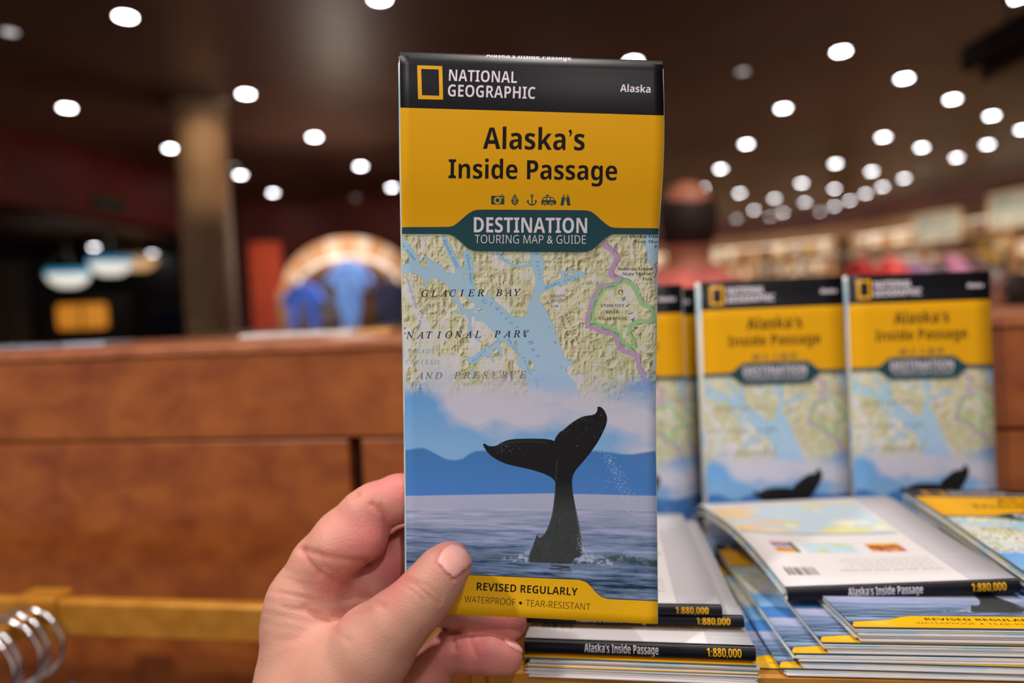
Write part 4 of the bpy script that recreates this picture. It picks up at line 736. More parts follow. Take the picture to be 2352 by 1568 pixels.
def lying_map(label, near_left, up='back', width=.108, length=.226, turn=0.0, slope=-.10, thick=.0052, far_scale=1.0, curl=0.0, sheets=3, seed=0, group='copies of the map guide', roll=0.0, far_shift=0.0):
    """a copy lying flat; near_left = near left corner of its underside"""
    rr = random.Random(seed); root = empty('map_guide', near_left); tag(root, label, 'map guide', group)
    ct, st = math.cos(turn), math.sin(turn)
    def fn(u, v, h):
        wv = width * (1 + (far_scale - 1) * v); x = (u - .5) * wv + .5 * width + far_shift * v; y = v * length
        z = y * slope + h + (u - .5) * roll * width; z += curl * ((1 - u) ** 3 * .5) * math.sin(min(v * 1.25, 1) * math.pi) - (.012 if curl else 0) * max(0, v - .86) ** 2 * 40 + .0009 * math.sin(6 * v + seed) * v
        return Vector(near_left) + Vector((x * ct - y * st, x * st + y * ct, z))
    f = rel(root, fn); t = thick
    if up == 'back':
        sheet('back_cover', f, 6, 12, t - .0004, t, M_BACK, root, uvf=lambda a, b: (1 - a, 1 - b), m_edge=M_EDGE)
        for k in range(sheets):
            h = t - .0010 - (t - .0016) * k / max(sheets, 1); sheet('folded_sheet', f, 3, 6, h - .0005, h, M_IN, root, u0=rr.uniform(-.012, .01), u1=1 + rr.uniform(-.01, .012), v0=.02, v1=1 + rr.uniform(-.01, .01), m_edge=(M_EDGE, M_EDGE3, M_EDGE2)[(k + seed) % 3])
        sheet('front_cover', f, 6, 12, 0, .0004, M_EDGE, root, u0=rr.uniform(-.01, .01), m_edge=M_EDGE, m_bot=M_COVER)
        us = np.linspace(-.002, 1.002, 7); prof = [(t + .0001, .004), (t - .0003, -.004), (t * .8, -.008), (t * .5, -.0095), (t * .2, -.008), (.0001, -.002)]; v = []; uv = []
        for i, (h, vv) in enumerate(prof):
            for u in us: v.append(tuple(f(u, vv, h))); uv.append((u, 1 - i / (len(prof) - 1)))
        n = len(us); fc = [(j * n + i, (j + 1) * n + i, (j + 1) * n + i + 1, j * n + i + 1) for j in range(len(prof) - 1) for i in range(n - 1)]
        mesh('spine', v, fc, M_SPINE, root, uv, smooth=True)
    else:
        sheet('front_cover', f, 6, 12, t - .0004, t, M_COVER, root, m_edge=M_EDGE2)
        for k in range(sheets):
            h = t - .0011 - (t - .0016) * k / max(sheets, 1); sheet('folded_sheet', f, 3, 6, h - .0006, h, M_IN, root, u0=rr.uniform(-.004, .03), u1=1 + rr.uniform(-.01, .012), v0=rr.uniform(-.004, .006), v1=1 + rr.uniform(-.01, .01), m_edge=(M_EDGE, M_EDGE, M_EDGE3, M_EDGE)[(k + seed) % 4])
        sheet('back_cover', f, 6, 12, 0, .0005, M_EDGE, root, u0=.02, v0=-.004, m_edge=M_EDGE, m_bot=M_BACK)
    fixparent(root); return root
def standing_map(label, tl, tr, length=.235, lean=.10, thick=.006, group='copies of the map guide standing at the back'):
    """a copy standing on its foot; tl, tr = its top corners in the world, lean = metres the foot comes forward"""
    tl, tr = Vector(tl), Vector(tr); root = empty('map_guide', tl - Vector((0, lean, math.sqrt(length ** 2 - lean ** 2)))); tag(root, label, 'map guide', group)
    ex = (tr - tl); dn = Vector((0, -lean, -math.sqrt(length ** 2 - lean ** 2))); nm = dn.cross(ex).normalized()
    if nm.y > 0: nm = -nm
    f = rel(root, lambda u, v, h: tl + ex * u + dn * (1 - v) + nm * (h + .0015 * math.sin(u * 3.14)))
    sheet('front_cover', f, 8, 8, -.0004, 0, M_COVER, root, m_edge=M_EDGE)
    for k, me in enumerate((M_EDGE, M_EDGE3, M_EDGE2, M_EDGE)):
        h = -.0010 - .0012 * k; sheet('folded_sheet', f, 2, 2, h - .0008, h, M_IN, root, u0=-.006 - .006 * (k % 3), u1=1.0 + .004 * k, v0=.004, v1=.996 - .003 * k, m_edge=me)
    sheet('back_cover', f, 2, 2, -thick, -thick + .0005, M_EDGE, root, u0=-.02, m_edge=M_EDGE, m_bot=M_BACK)
    fixparent(root); return root
# ------------------------------------------------------------------ the hand that holds the booklet (built in millimetres, then placed)
def skin_material(name, base, pinkc, dark, bump=0.7, scale=1.0):
    m = mat(name, base, rough=0.5, spec=0.35); N, L, b = nodes(m)
    b.inputs['Subsurface Weight'].default_value = 0.12; b.inputs['Subsurface Radius'].default_value = (0.004, 0.0015, 0.0008); b.inputs['Subsurface Scale'].default_value = 0.6
    tc = N.new('ShaderNodeTexCoord'); at = N.new('ShaderNodeAttribute'); at.attribute_name = 'pink'; ac = N.new('ShaderNodeAttribute'); ac.attribute_name = 'crease'
    n1 = N.new('ShaderNodeTexNoise'); n1.inputs['Scale'].default_value = 70 * scale; n1.inputs['Detail'].default_value = 5; L.new(tc.outputs['Object'], n1.inputs['Vector'])
    ad = N.new('ShaderNodeMath'); ad.operation = 'MULTIPLY_ADD'; L.new(n1.outputs['Fac'], ad.inputs[0]); ad.inputs[1].default_value = 0.9; L.new(at.outputs['Fac'], ad.inputs[2])
    sb = N.new('ShaderNodeMath'); sb.operation = 'SUBTRACT'; sb.use_clamp = True; L.new(ad.outputs[0], sb.inputs[0]); sb.inputs[1].default_value = 0.45
    mx = N.new('ShaderNodeMix'); mx.data_type = 'RGBA'; mx.inputs['A'].default_value = base; mx.inputs['B'].default_value = pinkc; L.new(sb.outputs[0], mx.inputs['Factor'])
    m2 = N.new('ShaderNodeMix'); m2.data_type = 'RGBA'; m2.inputs['B'].default_value = dark; L.new(mx.outputs['Result'], m2.inputs['A']); L.new(ac.outputs['Fac'], m2.inputs['Factor'])
    L.new(m2.outputs['Result'], b.inputs['Base Color'])
    n2 = N.new('ShaderNodeTexNoise'); n2.inputs['Scale'].default_value = 900 * scale; n2.inputs['Detail'].default_value = 3; L.new(tc.outputs['Object'], n2.inputs['Vector'])
    vo = N.new('ShaderNodeTexVoronoi'); vo.feature = 'DISTANCE_TO_EDGE'; vo.inputs['Scale'].default_value = 620 * scale; L.new(tc.outputs['Object'], vo.inputs['Vector'])
    mm = N.new('ShaderNodeMath'); mm.operation = 'ADD'; L.new(n2.outputs['Fac'], mm.inputs[0]); L.new(vo.outputs['Distance'], mm.inputs[1])
    bp = N.new('ShaderNodeBump'); bp.inputs['Strength'].default_value = bump; bp.inputs['Distance'].default_value = 0.00018; L.new(mm.outputs[0], bp.inputs['Height']); L.new(bp.outputs[0], b.inputs['Normal'])
    return m
def hp(px, py, d): return ((px - 1176) / F * d, (py - 784) / F * d, d)   # photo pixel and depth (mm) -> millimetres right, down, away
def build_hand():
    CH_ = {   # chains: (pixel x, pixel y, depth mm, radius mm)
        'index': [(700, 1372, 305, 14.5), (742, 1300, 305, 14.5), (790, 1236, 305, 13.2), (836, 1182, 305, 11.0), (862, 1164, 306, 10.8), (915, 1145, 309, 10.8), (985, 1132, 312, 9.6), (1055, 1140, 313, 7.6)],
        'bulge': [(770, 1262, 299, 11.0), (838, 1236, 301, 10.2)],
        'middle': [(800, 1420, 320, 13.5), (880, 1300, 320, 12.5), (935, 1262, 321, 11.5), (1010, 1232, 320, 9.0), (1090, 1235, 318, 7.8)],
        'ring': [(860, 1500, 326, 13), (940, 1400, 324, 10.5), (1010, 1385, 318, 9.6), (1090, 1410, 309, 8.6), (1170, 1428, 306, 7.8)],
        'little': [(905, 1650, 318, 13), (985, 1540, 316, 11), (1030, 1496, 312, 9.6), (1090, 1496, 304, 9.0), (1128, 1502, 301, 8.4), (1161, 1509, 300, 7.6)],
        'thumb': [(735, 1640, 288, 24), (800, 1560, 281, 20.5), (862, 1480, 275, 16.2), (912, 1428, 272, 12.6), (958, 1385, 270.5, 11.0), (992, 1345, 270.5, 10.3), (1020, 1308, 271.5, 9.2), (1037, 1290, 273, 7.7)]}
    PALM = [(708, 1440, 306, 19.5), (740, 1560, 302, 27), (770, 1700, 292, 31), (720, 1420, 312, 17), (800, 1500, 318, 16), (830, 1600, 314, 20), (690, 1480, 300, 17), (790, 1385, 310, 11)]
    web = [((708, 1440, 306, 19.5), (740, 1560, 302, 27)), ((740, 1560, 302, 27), (765, 1700, 290, 31)), ((700, 1385, 304, 16.5), (722, 1450, 302, 19.5)),
           ((800, 1470, 320, 15), (830, 1600, 314, 22)), ((760, 1338, 309, 9.5), (850, 1362, 311, 8.0)), ((790, 1380, 313, 11), (868, 1402, 313, 8.5)), ((800, 1335, 316, 12), (868, 1312, 320, 10)), ((700, 1440, 312, 17), (840, 1500, 318, 17)), ((830, 1600, 314, 22), (850, 1720, 300, 27)),
           ((765, 1700, 290, 31), (700, 2050, 250, 31)), ((850, 1720, 300, 27), (760, 2050, 255, 30)), ((668, 1560, 300, 12), (640, 1720, 290, 20))]
    def chain(X, c, k):
        D = None
        for a, b in zip(c[:-1], c[1:]):
            d = rcone(X, hp(*a[:3]), hp(*b[:3]), a[3], b[3]); D = d if D is None else smin(D, d, k)
        return D
    def fn(X):
        palm = None
        for a, b in web:
            d = rcone(X, hp(*a[:3]), hp(*b[:3]), a[3], b[3]); palm = d if palm is None else smin(palm, d, 7)
        idx = smin(chain(X, CH_['index'], 2.0), chain(X, CH_['bulge'], 2), 5)
        out = smin(palm, idx, 4.5)
        for n, k in (('middle', 4), ('ring', 4), ('little', 4)):
            f = chain(X, CH_[n], 2.0); out = np.minimum(out, smin(palm, f, k))
        out = smin(out, smin(palm, chain(X, CH_['thumb'], 4), 9), 0.8)
        return out
    V, Fq = surface(fn, (-128, 40, 236), (12, 205, 344), 0.75, 6, 2)
    Nn = vnormals(V, Fq)
    px = V[:, 0] / V[:, 2] * F + 1176; py = V[:, 1] / V[:, 2] * F + 784; pp = np.stack([px, py], -1); front = np.clip(-Nn[:, 2] * 2.5, 0, 1)
    # creases and folds that the photograph shows: polyline, depth mm, half width px, colour strength
    CR = [([(845, 1396), (800, 1402), (757, 1418), (720, 1408), (700, 1395)], .6, 9, .5), ([(735, 1318), (790, 1340), (845, 1370), (880, 1392)], .5, 9, .55), ([(700, 1262), (735, 1275), (790, 1285), (850, 1292)], .7, 8, .6), ([(850, 1292), (880, 1275), (893, 1240)], .4, 8, .45),
          ([(690, 1260), (710, 1290), (735, 1318)], .6, 6, .5), ([(730, 1265), (745, 1300), (790, 1325)], .3, 6, .3), ([(855, 1158), (880, 1180), (895, 1212)], .8, 8, .7), ([(898, 1222), (932, 1205)], .5, 6, .7), ([(875, 1160), (890, 1190)], .3, 5, .4),
          ([(928, 1332), (955, 1343), (985, 1368), (1010, 1385)], .45, 5, .5), ([(935, 1326), (980, 1345), (1015, 1372)], .3, 5, .3), ([(920, 1340), (950, 1358), (975, 1380)], .25, 5, .25), ([(645, 1325), (700, 1340), (760, 1345)], .2, 5, .12), ([(612, 1338), (622, 1330)], .7, 6, .5), ([(640, 1310), (652, 1302)], .6, 5, .4), ([(690, 1268), (698, 1262)], .8, 5, .4), ([(812, 1140), (822, 1135)], .7, 5, .4),
          ([(760, 1420), (770, 1450), (800, 1470)], .25, 8, .2), ([(650, 1395), (700, 1405), (757, 1420)], .25, 7, .3), ([(640, 1360), (720, 1378)], .18, 5, .15), ([(640, 1375), (730, 1392)], .18, 5, .15), ([(1058, 1440), (1040, 1462), (1045, 1490)], .5, 6, .5), ([(1090, 1440), (1080, 1470), (1095, 1505)], .35, 6, .35), ([(640, 1470), (750, 1460)], .15, 10, .1),
          ([(1002, 1292), (1020, 1312), (1041, 1330)], .35, 4, .5), ([(1041, 1330), (1065, 1318), (1084, 1296)], .35, 4, .5), ([(1002, 1292), (1010, 1270), (1022, 1256)], .25, 4, .4)]
    dis = np.zeros(len(V)); cre = np.zeros(len(V))
    for q, dep, wd, cs in CR:
        D = poly_dist(pp, q); g = np.exp(-(D / wd) ** 2) * front; dis += g * dep; cre = np.maximum(cre, g * cs)
    pal = np.exp(-(((px - 790) / 90) ** 2 + ((py - 1350) / 60) ** 2)) * front
    dis += pal * .18 * np.sin((px * .9 + py * .35) / 7.0) * .5
    dis += .12 * front * np.exp(-(((px - 690) / 110) ** 2 + ((py - 1385) / 60) ** 2)) * np.sin((py - px * .22) / 4.2)
    V = V - Nn * dis[:, None]; Nn2 = vnormals(V, Fq)
    pink = np.full(len(V), 0.05)
    for cx, cy, rx, ry, s_ in ((860, 1230, 130, 110, .85), (920, 1120, 110, 70, .9), (900, 1300, 60, 90, .9), (800, 1345, 120, 55, .55), (1050, 1275, 60, 45, .75), (1120, 1480, 130, 70, .9), (1160, 1430, 90, 60, .95), (770, 1412, 90, 30, .45), (1010, 1530, 60, 80, .6), (740, 1290, 120, 60, .35), (1075, 1330, 25, 40, .3)):
        pink = np.maximum(pink, s_ * np.exp(-(((px - cx) / rx) ** 2 + ((py - cy) / ry) ** 2)))
    # behind the sheet the fingers stay pink
    SK = skin_material('skin', srgb(194, 145, 125), srgb(200, 114, 112), srgb(190, 92, 80))
    def toworld(Q): Q = np.asarray(Q) / 1000; M_ = np.array(CAM_M); L_ = np.stack([Q[:, 0], -Q[:, 1], -Q[:, 2], np.ones(len(Q))], -1); return (L_ @ M_.T)[:, :3]
    root_p = toworld(np.array([hp(700, 1500, 300)]))[0]
    hand = np_mesh('hand', toworld(V) - root_p, Fq, SK, None, {'pink': pink, 'crease': cre * .5}); hand.location = root_p
    tag(hand, 'bare left hand gripping the nearest map guide, thumb on its face and fingers behind', 'hand')
    # nails: plates lifted a little from the finger surface
    NM = mat('nail', srgb(226, 160, 152), 0.42, spec=.4); noisy(NM, srgb(222, 158, 150), srgb(232, 176, 166), 90, 2)
    def nail(poly, lift, name, direction=(0, 0, -1), soft=9.0):
        poly = np.array(poly, float); q = np.vstack([poly, poly[:1]]); ins = np.zeros(len(V), bool); x, y = px, py
        for a, b in zip(q[:-1], q[1:]):
            c = ((a[1] > y) != (b[1] > y)) & (x < (b[0] - a[0]) * (y - a[1]) / (b[1] - a[1] + 1e-9) + a[0]); ins ^= c
        ins &= (Nn2[:, 2] < 0.25) & (V[:, 2] < 310); f = Fq[ins[Fq].all(1)]; u, inv = np.unique(f, return_inverse=True); f = inv.reshape(f.shape)
        e = np.clip(poly_dist(pp[u], q) / soft, 0, 1); top = V[u] + Nn2[u] * (lift * (0.12 + np.sqrt(e)))[:, None]; bot = V[u] - Nn2[u] * .5
        ed = {}
        for r_ in f:
            for i in range(4): a, b = int(r_[i]), int(r_[(i + 1) % 4]); ed[(a, b)] = 1
        rim = np.array([(a, b, b + len(u), a + len(u)) for (a, b) in ed if (b, a) not in ed])[:, ::-1]
        o = np_mesh(name, toworld(np.vstack([top, bot])) - root_p, np.vstack([f, f[:, ::-1] + len(u), rim]), NM, hand); return o
    nail([(1003, 1292), (1008, 1272), (1020, 1257), (1036, 1250), (1054, 1252), (1070, 1262), (1082, 1278), (1085, 1292), (1074, 1306), (1060, 1316), (1046, 1329), (1040, 1330), (1022, 1314)], .55, 'thumbnail')
    nail([(1157, 1464), (1165, 1462), (1182, 1470), (1198, 1482), (1207, 1498), (1204, 1504), (1190, 1496), (1172, 1488), (1160, 1480)], .5, 'fingernail', soft=6)
    return hand
# ------------------------------------------------------------------ map guides in the bin
SH = lambda y: -(y - a0.y) * .10                        # how far the shelf has fallen at this depth
def lay(px, py, d, label, **k):                         # near left corner of the upper face seen at the pixel, at depth d
    th = k.get('thick', .0052); p = P(px, py, d); return lying_map(label, p - Vector((0, 0, th)), **k)
T0 = R(0.5)
# left stack, lowest first
lay(1204, 1530, .312, 'lowest white-backed map guide of the left stack, yellow edge on the bin lip', up='front', thick=.0043, turn=T0, seed=1, width=.1025, length=.198)
lay(1203, 1508, .313, 'map guide showing pale page edges, second from the bottom of the left stack', up='front', thick=.0050, turn=T0 - R(.4), seed=2, width=.1025, length=.198)
lay(1206, 1468, .314, 'white-backed map guide with a sharp black spine, third up in the left stack', thick=.0062, turn=T0 - R(.6), seed=3, width=.1012, sheets=4, length=.198)
lay(1190, 1405, .332, 'white-backed map guide second from the top of the left stack, black spine jutting right', thick=.0052, turn=T0 + R(.3), seed=4, width=.1055, length=.175, slope=-.052)
lay(1150, 1382, .333, 'topmost white-backed map guide of the left stack, directly right of the held map', thick=.0050, turn=T0 + R(.4), seed=5, width=.1042, length=.175, slope=-.050)
# right stack: covers up, fanned to the left
lay(1640, 1530, .309, 'lowest cover-up map guide between the two stacks, yellow foot on the lip', up='front', thick=.0030, turn=R(1.0), seed=6, width=.108, sheets=1, length=.198)
FAN = [(1793, 1533, .300, 'lowest map guide of the right stack, a yellow corner just above the lip', 2.0, .0032), (1832, 1517, .2995, 'second lowest map guide of the right stack, mostly pale page edges', 1.2, .0030), (1822, 1499, .2995, 'third lowest map guide of the right stack, broad yellow corner at its left', 2.4, .0034),
       (1888, 1474, .2985, 'map guide second from the top of the cover-up right stack, yellow corner', 2.0, .0047)]
for i, (x, y, d, l, t, th) in enumerate(FAN): lay(x, y, d, l, up='front', thick=th, turn=R(t), seed=10 + i, width=.112, sheets=3, length=.198)
lay(1962, 1439, .297, 'uppermost cover-up map guide of the right stack, whale tail and yellow foot showing', up='front', thick=.0062, turn=R(2.2), seed=21, width=.120, sheets=5, length=.198)
lay(1806, 1338, .342, 'white-backed map guide lying askew on the right stack, black spine to the front', thick=.0064, turn=R(1.0), seed=22, width=.1065, length=.172, far_scale=1.22, curl=.012, sheets=4, slope=-.014, roll=.055, far_shift=-.012)
lay(2575, 1485, .262, 'map guide just beneath the top one of the far right pile', up='front', thick=.0055, turn=R(-2.0), seed=24, width=.14, length=.225, slope=-.018, sheets=4)
lay(2565, 1455, .262, 'cover-up map guide of the far right pile, yellow title at its back', up='front', thick=.0055, turn=R(-2.4), seed=23, width=.14, length=.225, slope=-.017, sheets=4)
# upright copies at the back
standing_map('upright map guide at the far right end of the back row', P(1946, 633, .522), P(2273, 621, .516), lean=.010)
standing_map('upright map guide second from the right in the back row', P(1608, 648, .526), P(1936, 634, .522), lean=.010)
standing_map('upright map guide mostly hidden behind its neighbour, only a thin strip showing', P(1250, 676, .551), P(1600, 660, .547), lean=.010)
standing_map('upright map guide at the left end of the back row, beside the held map', P(1226, 668, .533), P(1566, 653, .529), lean=.010)
HELD = held_map()
HAND = build_hand()
# ------------------------------------------------------------------ people in the shop
def person(root, cols, facing, label, scale=1.0):
    """standing figure; all lengths in metres, x to its left, y to its back"""
    Mskin = skin_material('skin', srgb(190, 122, 92), srgb(190, 100, 84), srgb(150, 90, 80), bump=0, scale=.1); Mh = noisy(mat('hair', srgb(*cols[2]), .7), srgb(*[int(c * .8) for c in cols[2]]), srgb(*[min(255, int(c * 1.2)) for c in cols[2]]), 60, 4)
    def limb(X, pts, k=.03):
        D = None
        for a, b in zip(pts[:-1], pts[1:]): d = rcone(X, a[:3], b[:3], a[3], b[3]); D = d if D is None else smin(D, d, k)
        return D
    sh, hip = 1.43, .93
    def head(X):
        e = lambda c, r: (np.sqrt((((X - np.array(c, np.float32)) / np.array(r, np.float32)) ** 2).sum(1)) - 1) * min(r)
        D = smin(e((0, .01, 1.655), (.076, .095, .105)), e((0, -.02, 1.60), (.058, .07, .075)), .03); D = smin(D, rcone(X, (0, .02, 1.40), (0, .02, 1.56), .062, .055), .03)
        D = smin(D, rcone(X, (0, -.085, 1.655), (0, -.103, 1.615), .009, .015), .012); D = smin(D, rcone(X, (-.02, -.078, 1.578), (.02, -.078, 1.578), .009, .009), .01)
        for s in (-1, 1): D = smin(D, e((s * .079, .01, 1.64), (.012, .022, .034)), .006); D = np.maximum(D, -e((s * .03, -.10, 1.655), (.013, .014, .009)))
        return D
    def body(X):
        D = smin(head(X), limb(X, [(-.15, .01, sh - .03, .055), (0, .01, sh, .07), (.15, .01, sh - .03, .055)], .05), .05)
        D = smin(D, limb(X, [(0, 0, sh - .05, .13), (0, 0, 1.15, .13), (0, 0, hip, .135)], .08), .06)
        for s in (-1, 1):
            D = smin(D, limb(X, [(s * .18, .01, sh - .04, .05), (s * .22, .01, 1.14, .04), (s * .2, -.07, .92, .03), (s * .19, -.11, .84, .026)]), .03)
            for f in range(4): D = smin(D, limb(X, [(s * (.175 + .018 * f), -.12, .83, .012), (s * (.176 + .018 * f), -.15, .76 - .008 * (1.5 - abs(f - 1.5)), .009)], .005), .008)
            D = smin(D, limb(X, [(s * .165, -.11, .85, .013), (s * .145, -.15, .80, .010)], .005), .008)
            D = smin(D, limb(X, [(s * .09, 0, hip, .09), (s * .10, -.01, .5, .06), (s * .10, .02, .09, .042), (s * .10, -.12, .04, .034)]), .04)
        return D
    V, Fq = surface(body, (-.36, -.26, -.02), (.36, .26, 1.80), .011, 5, 1); b = np_mesh('person', V, Fq, Mskin, None, {'pink': np.full(len(V), .2), 'crease': np.zeros(len(V))})
    b.location = root; b.rotation_euler = (0, 0, facing); b.scale = (scale,) * 3; tag(b, label, 'person')
    def shirt(X):
        D = smin(limb(X, [(-.16, .01, sh - .03, .068), (0, .01, sh - .01, .085), (.16, .01, sh - .03, .068)], .05), limb(X, [(0, 0, sh - .06, .155), (0, 0, 1.15, .155), (0, 0, hip - .03, .165)], .08), .06)
        for s in (-1, 1): D = smin(D, limb(X, [(s * .18, .01, sh - .04, .066), (s * .218, .01, 1.16, .062)]), .03)
        D = np.maximum(D, -(X[:, 2] - (hip - .08))); return np.maximum(D, -rcone(X, (0, .01, sh + .02), (0, .01, 1.7), .062, .07))
    V, Fq = surface(shirt, (-.32, -.24, .82), (.32, .24, 1.56), .011, 5, 1); np_mesh('shirt', V, Fq, fabric('shirt_cloth', cols[0]), b)
    def trousers(X):
        D = limb(X, [(0, 0, hip - .02, .15), (0, 0, hip + .06, .15)])
        for s in (-1, 1): D = smin(D, limb(X, [(s * .09, 0, hip - .03, .10), (s * .10, 0, .5, .078), (s * .10, .02, .1, .068)]), .03)
        return np.maximum(D, X[:, 2] - (hip + .05))
    V, Fq = surface(trousers, (-.26, -.2, 0), (.26, .2, 1.04), .012, 5, 1); np_mesh('trousers', V, Fq, fabric('trouser_cloth', cols[1]), b)
    def hair(X):
        c = np.array((0, .012, 1.655), np.float32); D = (np.sqrt((((X - c) / np.array((.083, .104, .112), np.float32)) ** 2).sum(1)) - 1) * .083
        D = np.maximum(D, -(X[:, 1] + .02 + (1.60 - X[:, 2]) * .15)); D = np.maximum(D, 1.575 - X[:, 2])
        if cols[3]: D = np.maximum(D, -(np.sqrt((((X - np.array((0, .06, 1.765), np.float32)) / np.array((.082, .095, .085), np.float32)) ** 2).sum(1)) - 1) * .06)   # bald crown
        return D
    V, Fq = surface(hair, (-.1, -.1, 1.54), (.1, .13, 1.79), .007, 5, 1); np_mesh('hair', V, Fq, Mh, b)
    for s in (-1, 1): MB().lathe([(0, -.009), (.006, -.008), (.009, -.004), (.009, .004), (0, .009)], 12, (s * .03, -.088, 1.655)).build('eye', mat('eye', (.7, .7, .7, 1), .2), b, smooth=True)
    return b
lamp(CH(.55, 1.35, 2.66), CH(.5, 1.95, 1.65), 14, 50, (1, .9, .84)); hp_ = P(1578, 515, 1.93); person((hp_.x, hp_.y, 0), ((236, 120, 110), (60, 60, 70), (44, 26, 18), True), R(184), 'man seen from behind with a balding crown and coral pink shirt', 1.0)  # the spot has no fixture, added overhead to brighten the man's head
hp_ = P(2330, 650, 2.6); person((hp_.x, hp_.y, 0), ((104, 60, 54), (40, 40, 50), (60, 40, 30), False), R(200), 'shopper in a maroon brown top standing by the right wall shelves', .84)
hp_ = P(478, 730, 4.6); person((hp_.x, hp_.y, 0), ((150, 70, 80), (40, 40, 50), (50, 30, 26), False), R(20), 'shopper in a dusty rose top beyond the counter, below the column', .80)

# ------------------------------------------------------------------ arched display with blue shirts (left of the held map)
ap = P(800, 640, 5.3); arch = empty('arched_display', (ap.x, ap.y, 0), YAW); tag(arch, 'arched display bay with a glowing cream striped canopy, behind the blue shirts', 'display bay')
zc = 1.42 + .22; M_CREAM = noisy(mat('canopy_cream', srgb(214, 176, 130), .6), srgb(196, 140, 84), srgb(236, 214, 190), 4, 2, stretch=(1, 1, .3)); M_TAN = fabric('canopy_tan', (200, 148, 102))
N_ = 13
for i in range(N_):
    a0_, a1_ = math.pi * i / N_, math.pi * (i + 1) / N_ - .012; q = [(ro * math.cos(a) * 1.08, rz_ * math.sin(a)) for (ro, rz_, a) in ((.48, .40, a0_), (.48, .40, (a0_ + a1_) / 2), (.48, .40, a1_), (.32, .17, a1_), (.32, .17, (a0_ + a1_) / 2), (.32, .17, a0_))]
    MB().prism(q, 0, .35, lambda a, b, h: (a, h, zc + b)).build('canopy_stripe', M_CREAM if i % 2 else M_TAN, arch)
MB().box(-.50, .50, .36, .38, 0, zc + .30, .003).build('back_board', M_SHELFW, arch); MB().box(-.56, -.50, 0, .36, 0, zc, .004).build('post', M_SHELFW, arch); MB().box(.50, .56, 0, .36, 0, zc, .004).build('post', M_SHELFW, arch)
MB().box(-.49, .49, -.02, .36, .95, .98, .003).build('shelf', M_SHELFW, arch); MB().tube([(.40 * math.cos(a), -.02, zc + .24 * math.sin(a)) for a in np.linspace(.15, 2.99, 15)], .012, 8).build('light_strip', M_GLOW, arch)
l_ = bpy.data.lights.new('canopy_lamp', 'POINT'); l_.energy = 3.2; l_.color = (1, .86, .68); l_.shadow_soft_size = .15; lo = bpy.data.objects.new('canopy_lamp', l_); COL.objects.link(lo); lo.location = P(800, 560, 4.7)
M_BL = fabric('blue_jersey', (66, 104, 206)); M_BL2 = fabric('light_blue_jersey', (112, 156, 236)); M_NV = fabric('navy_jersey', (30, 30, 58))
for (x, y, d, m, l, w_, h_) in ((695, 648, 4.7, M_BL, 'royal blue shirt hanging left in the arched bay', .25, .45), (800, 600, 4.55, M_BL2, 'light blue shirt hanging in the middle of the arched bay', .27, .50), (893, 640, 4.7, M_NV, 'navy shirt hanging right in the arched bay, beside the held map', .25, .48)):
    p = P(x, y, d); garment('hanging_shirt', (p.x, p.y, p.z), m, l, w=w_, h=h_, d=.08, rz=YAW, group='shirts hanging in the arched bay', neck=.04)
# slim rods the shirts hang from, fixed to the canopy and shelf
ai = parent_mat(arch).inverted()
for (x, y, dd) in ((695, 648, 4.7), (800, 600, 4.55), (893, 640, 4.7)):
    p = P(x, y, dd); q = p + Vector((-math.sin(YAW), math.cos(YAW), 0)) * (5.42 - dd) + Vector((0, 0, .05))
    MB().tube([ai @ (p + Vector((0, 0, -.03))), ai @ (p + Vector((0, 0, .05))), ai @ q], .006, 8).build('shirt_rod', M_CHROME, arch)
# orange panel left of the arch
op = P(612, 640, 5.6); t = empty('orange_banner', (op.x, op.y, 0), YAW); tag(t, 'tall orange red banner standing between the column and the arched bay', 'banner')
MB().box(-.13, .13, 0, .015, .5, op.z + .30, .003).build('sheet', fabric('orange_cloth', (176, 66, 38)), t); MB().box(-.15, .15, -.01, .03, 0, .03, .004).build('foot', M_TRIM, t); MB().tube([(0, .03, .02), (0, .03, op.z + .31)], .01, 8).build('pole', M_TRIM, t)
lamp(P(612, 500, 4.9), P(612, 660, 5.6), 6, 70, (1, .8, .6)); q_ = PH(790, 250, CEIL - .04); lamp(q_, P(800, 680, 4.7), 60, 50, (1, .93, .88)); q_ = PH(520, 120, CEIL - .04); lamp(q_, CH(-1.79, 4.1, 2.3), 17, 40, (1, .78, .56))  # spots without fixtures, added to brighten banner and shirts; the last lights the column

# ------------------------------------------------------------------ wares on the counter top
def ware(name, px, py, d, mk, label, cat, group=None, rz=0, z=ZT):
    p = P(px, py, d); t = empty(name, (p.x, p.y, z), rz); tag(t, label, cat, group); mk(t); return t
M_FOIL = mat('silver_foil', srgb(190, 200, 225), .3, metal=.5); M_WPK = mat('white_card', srgb(214, 208, 204), .5); M_TANC = fabric('tan_card', (190, 140, 80))
def packet(t, m=M_FOIL, w_=.05, h_=.004, l_=.07): MB().box(-w_ / 2, w_ / 2, -l_ / 2, l_ / 2, 0, h_, .001).build('pouch', m, t); MB().box(-w_ / 2, w_ / 2, -l_ / 2 - .004, -l_ / 2 + .002, 0, h_ * .6, .0006).build('sealed_edge', m, t)
for i, (x, rz) in enumerate(((12, .1), (62, -.2), (108, .15), (150, -.1), (228, .2))): ware('foil_packet', x, 772, .86, packet, '%s silvery packet lying on the counter top at the far left' % ('leftmost', 'second', 'third', 'fourth', 'rightmost')[i], 'packet', 'silvery packets on the counter top', rz)
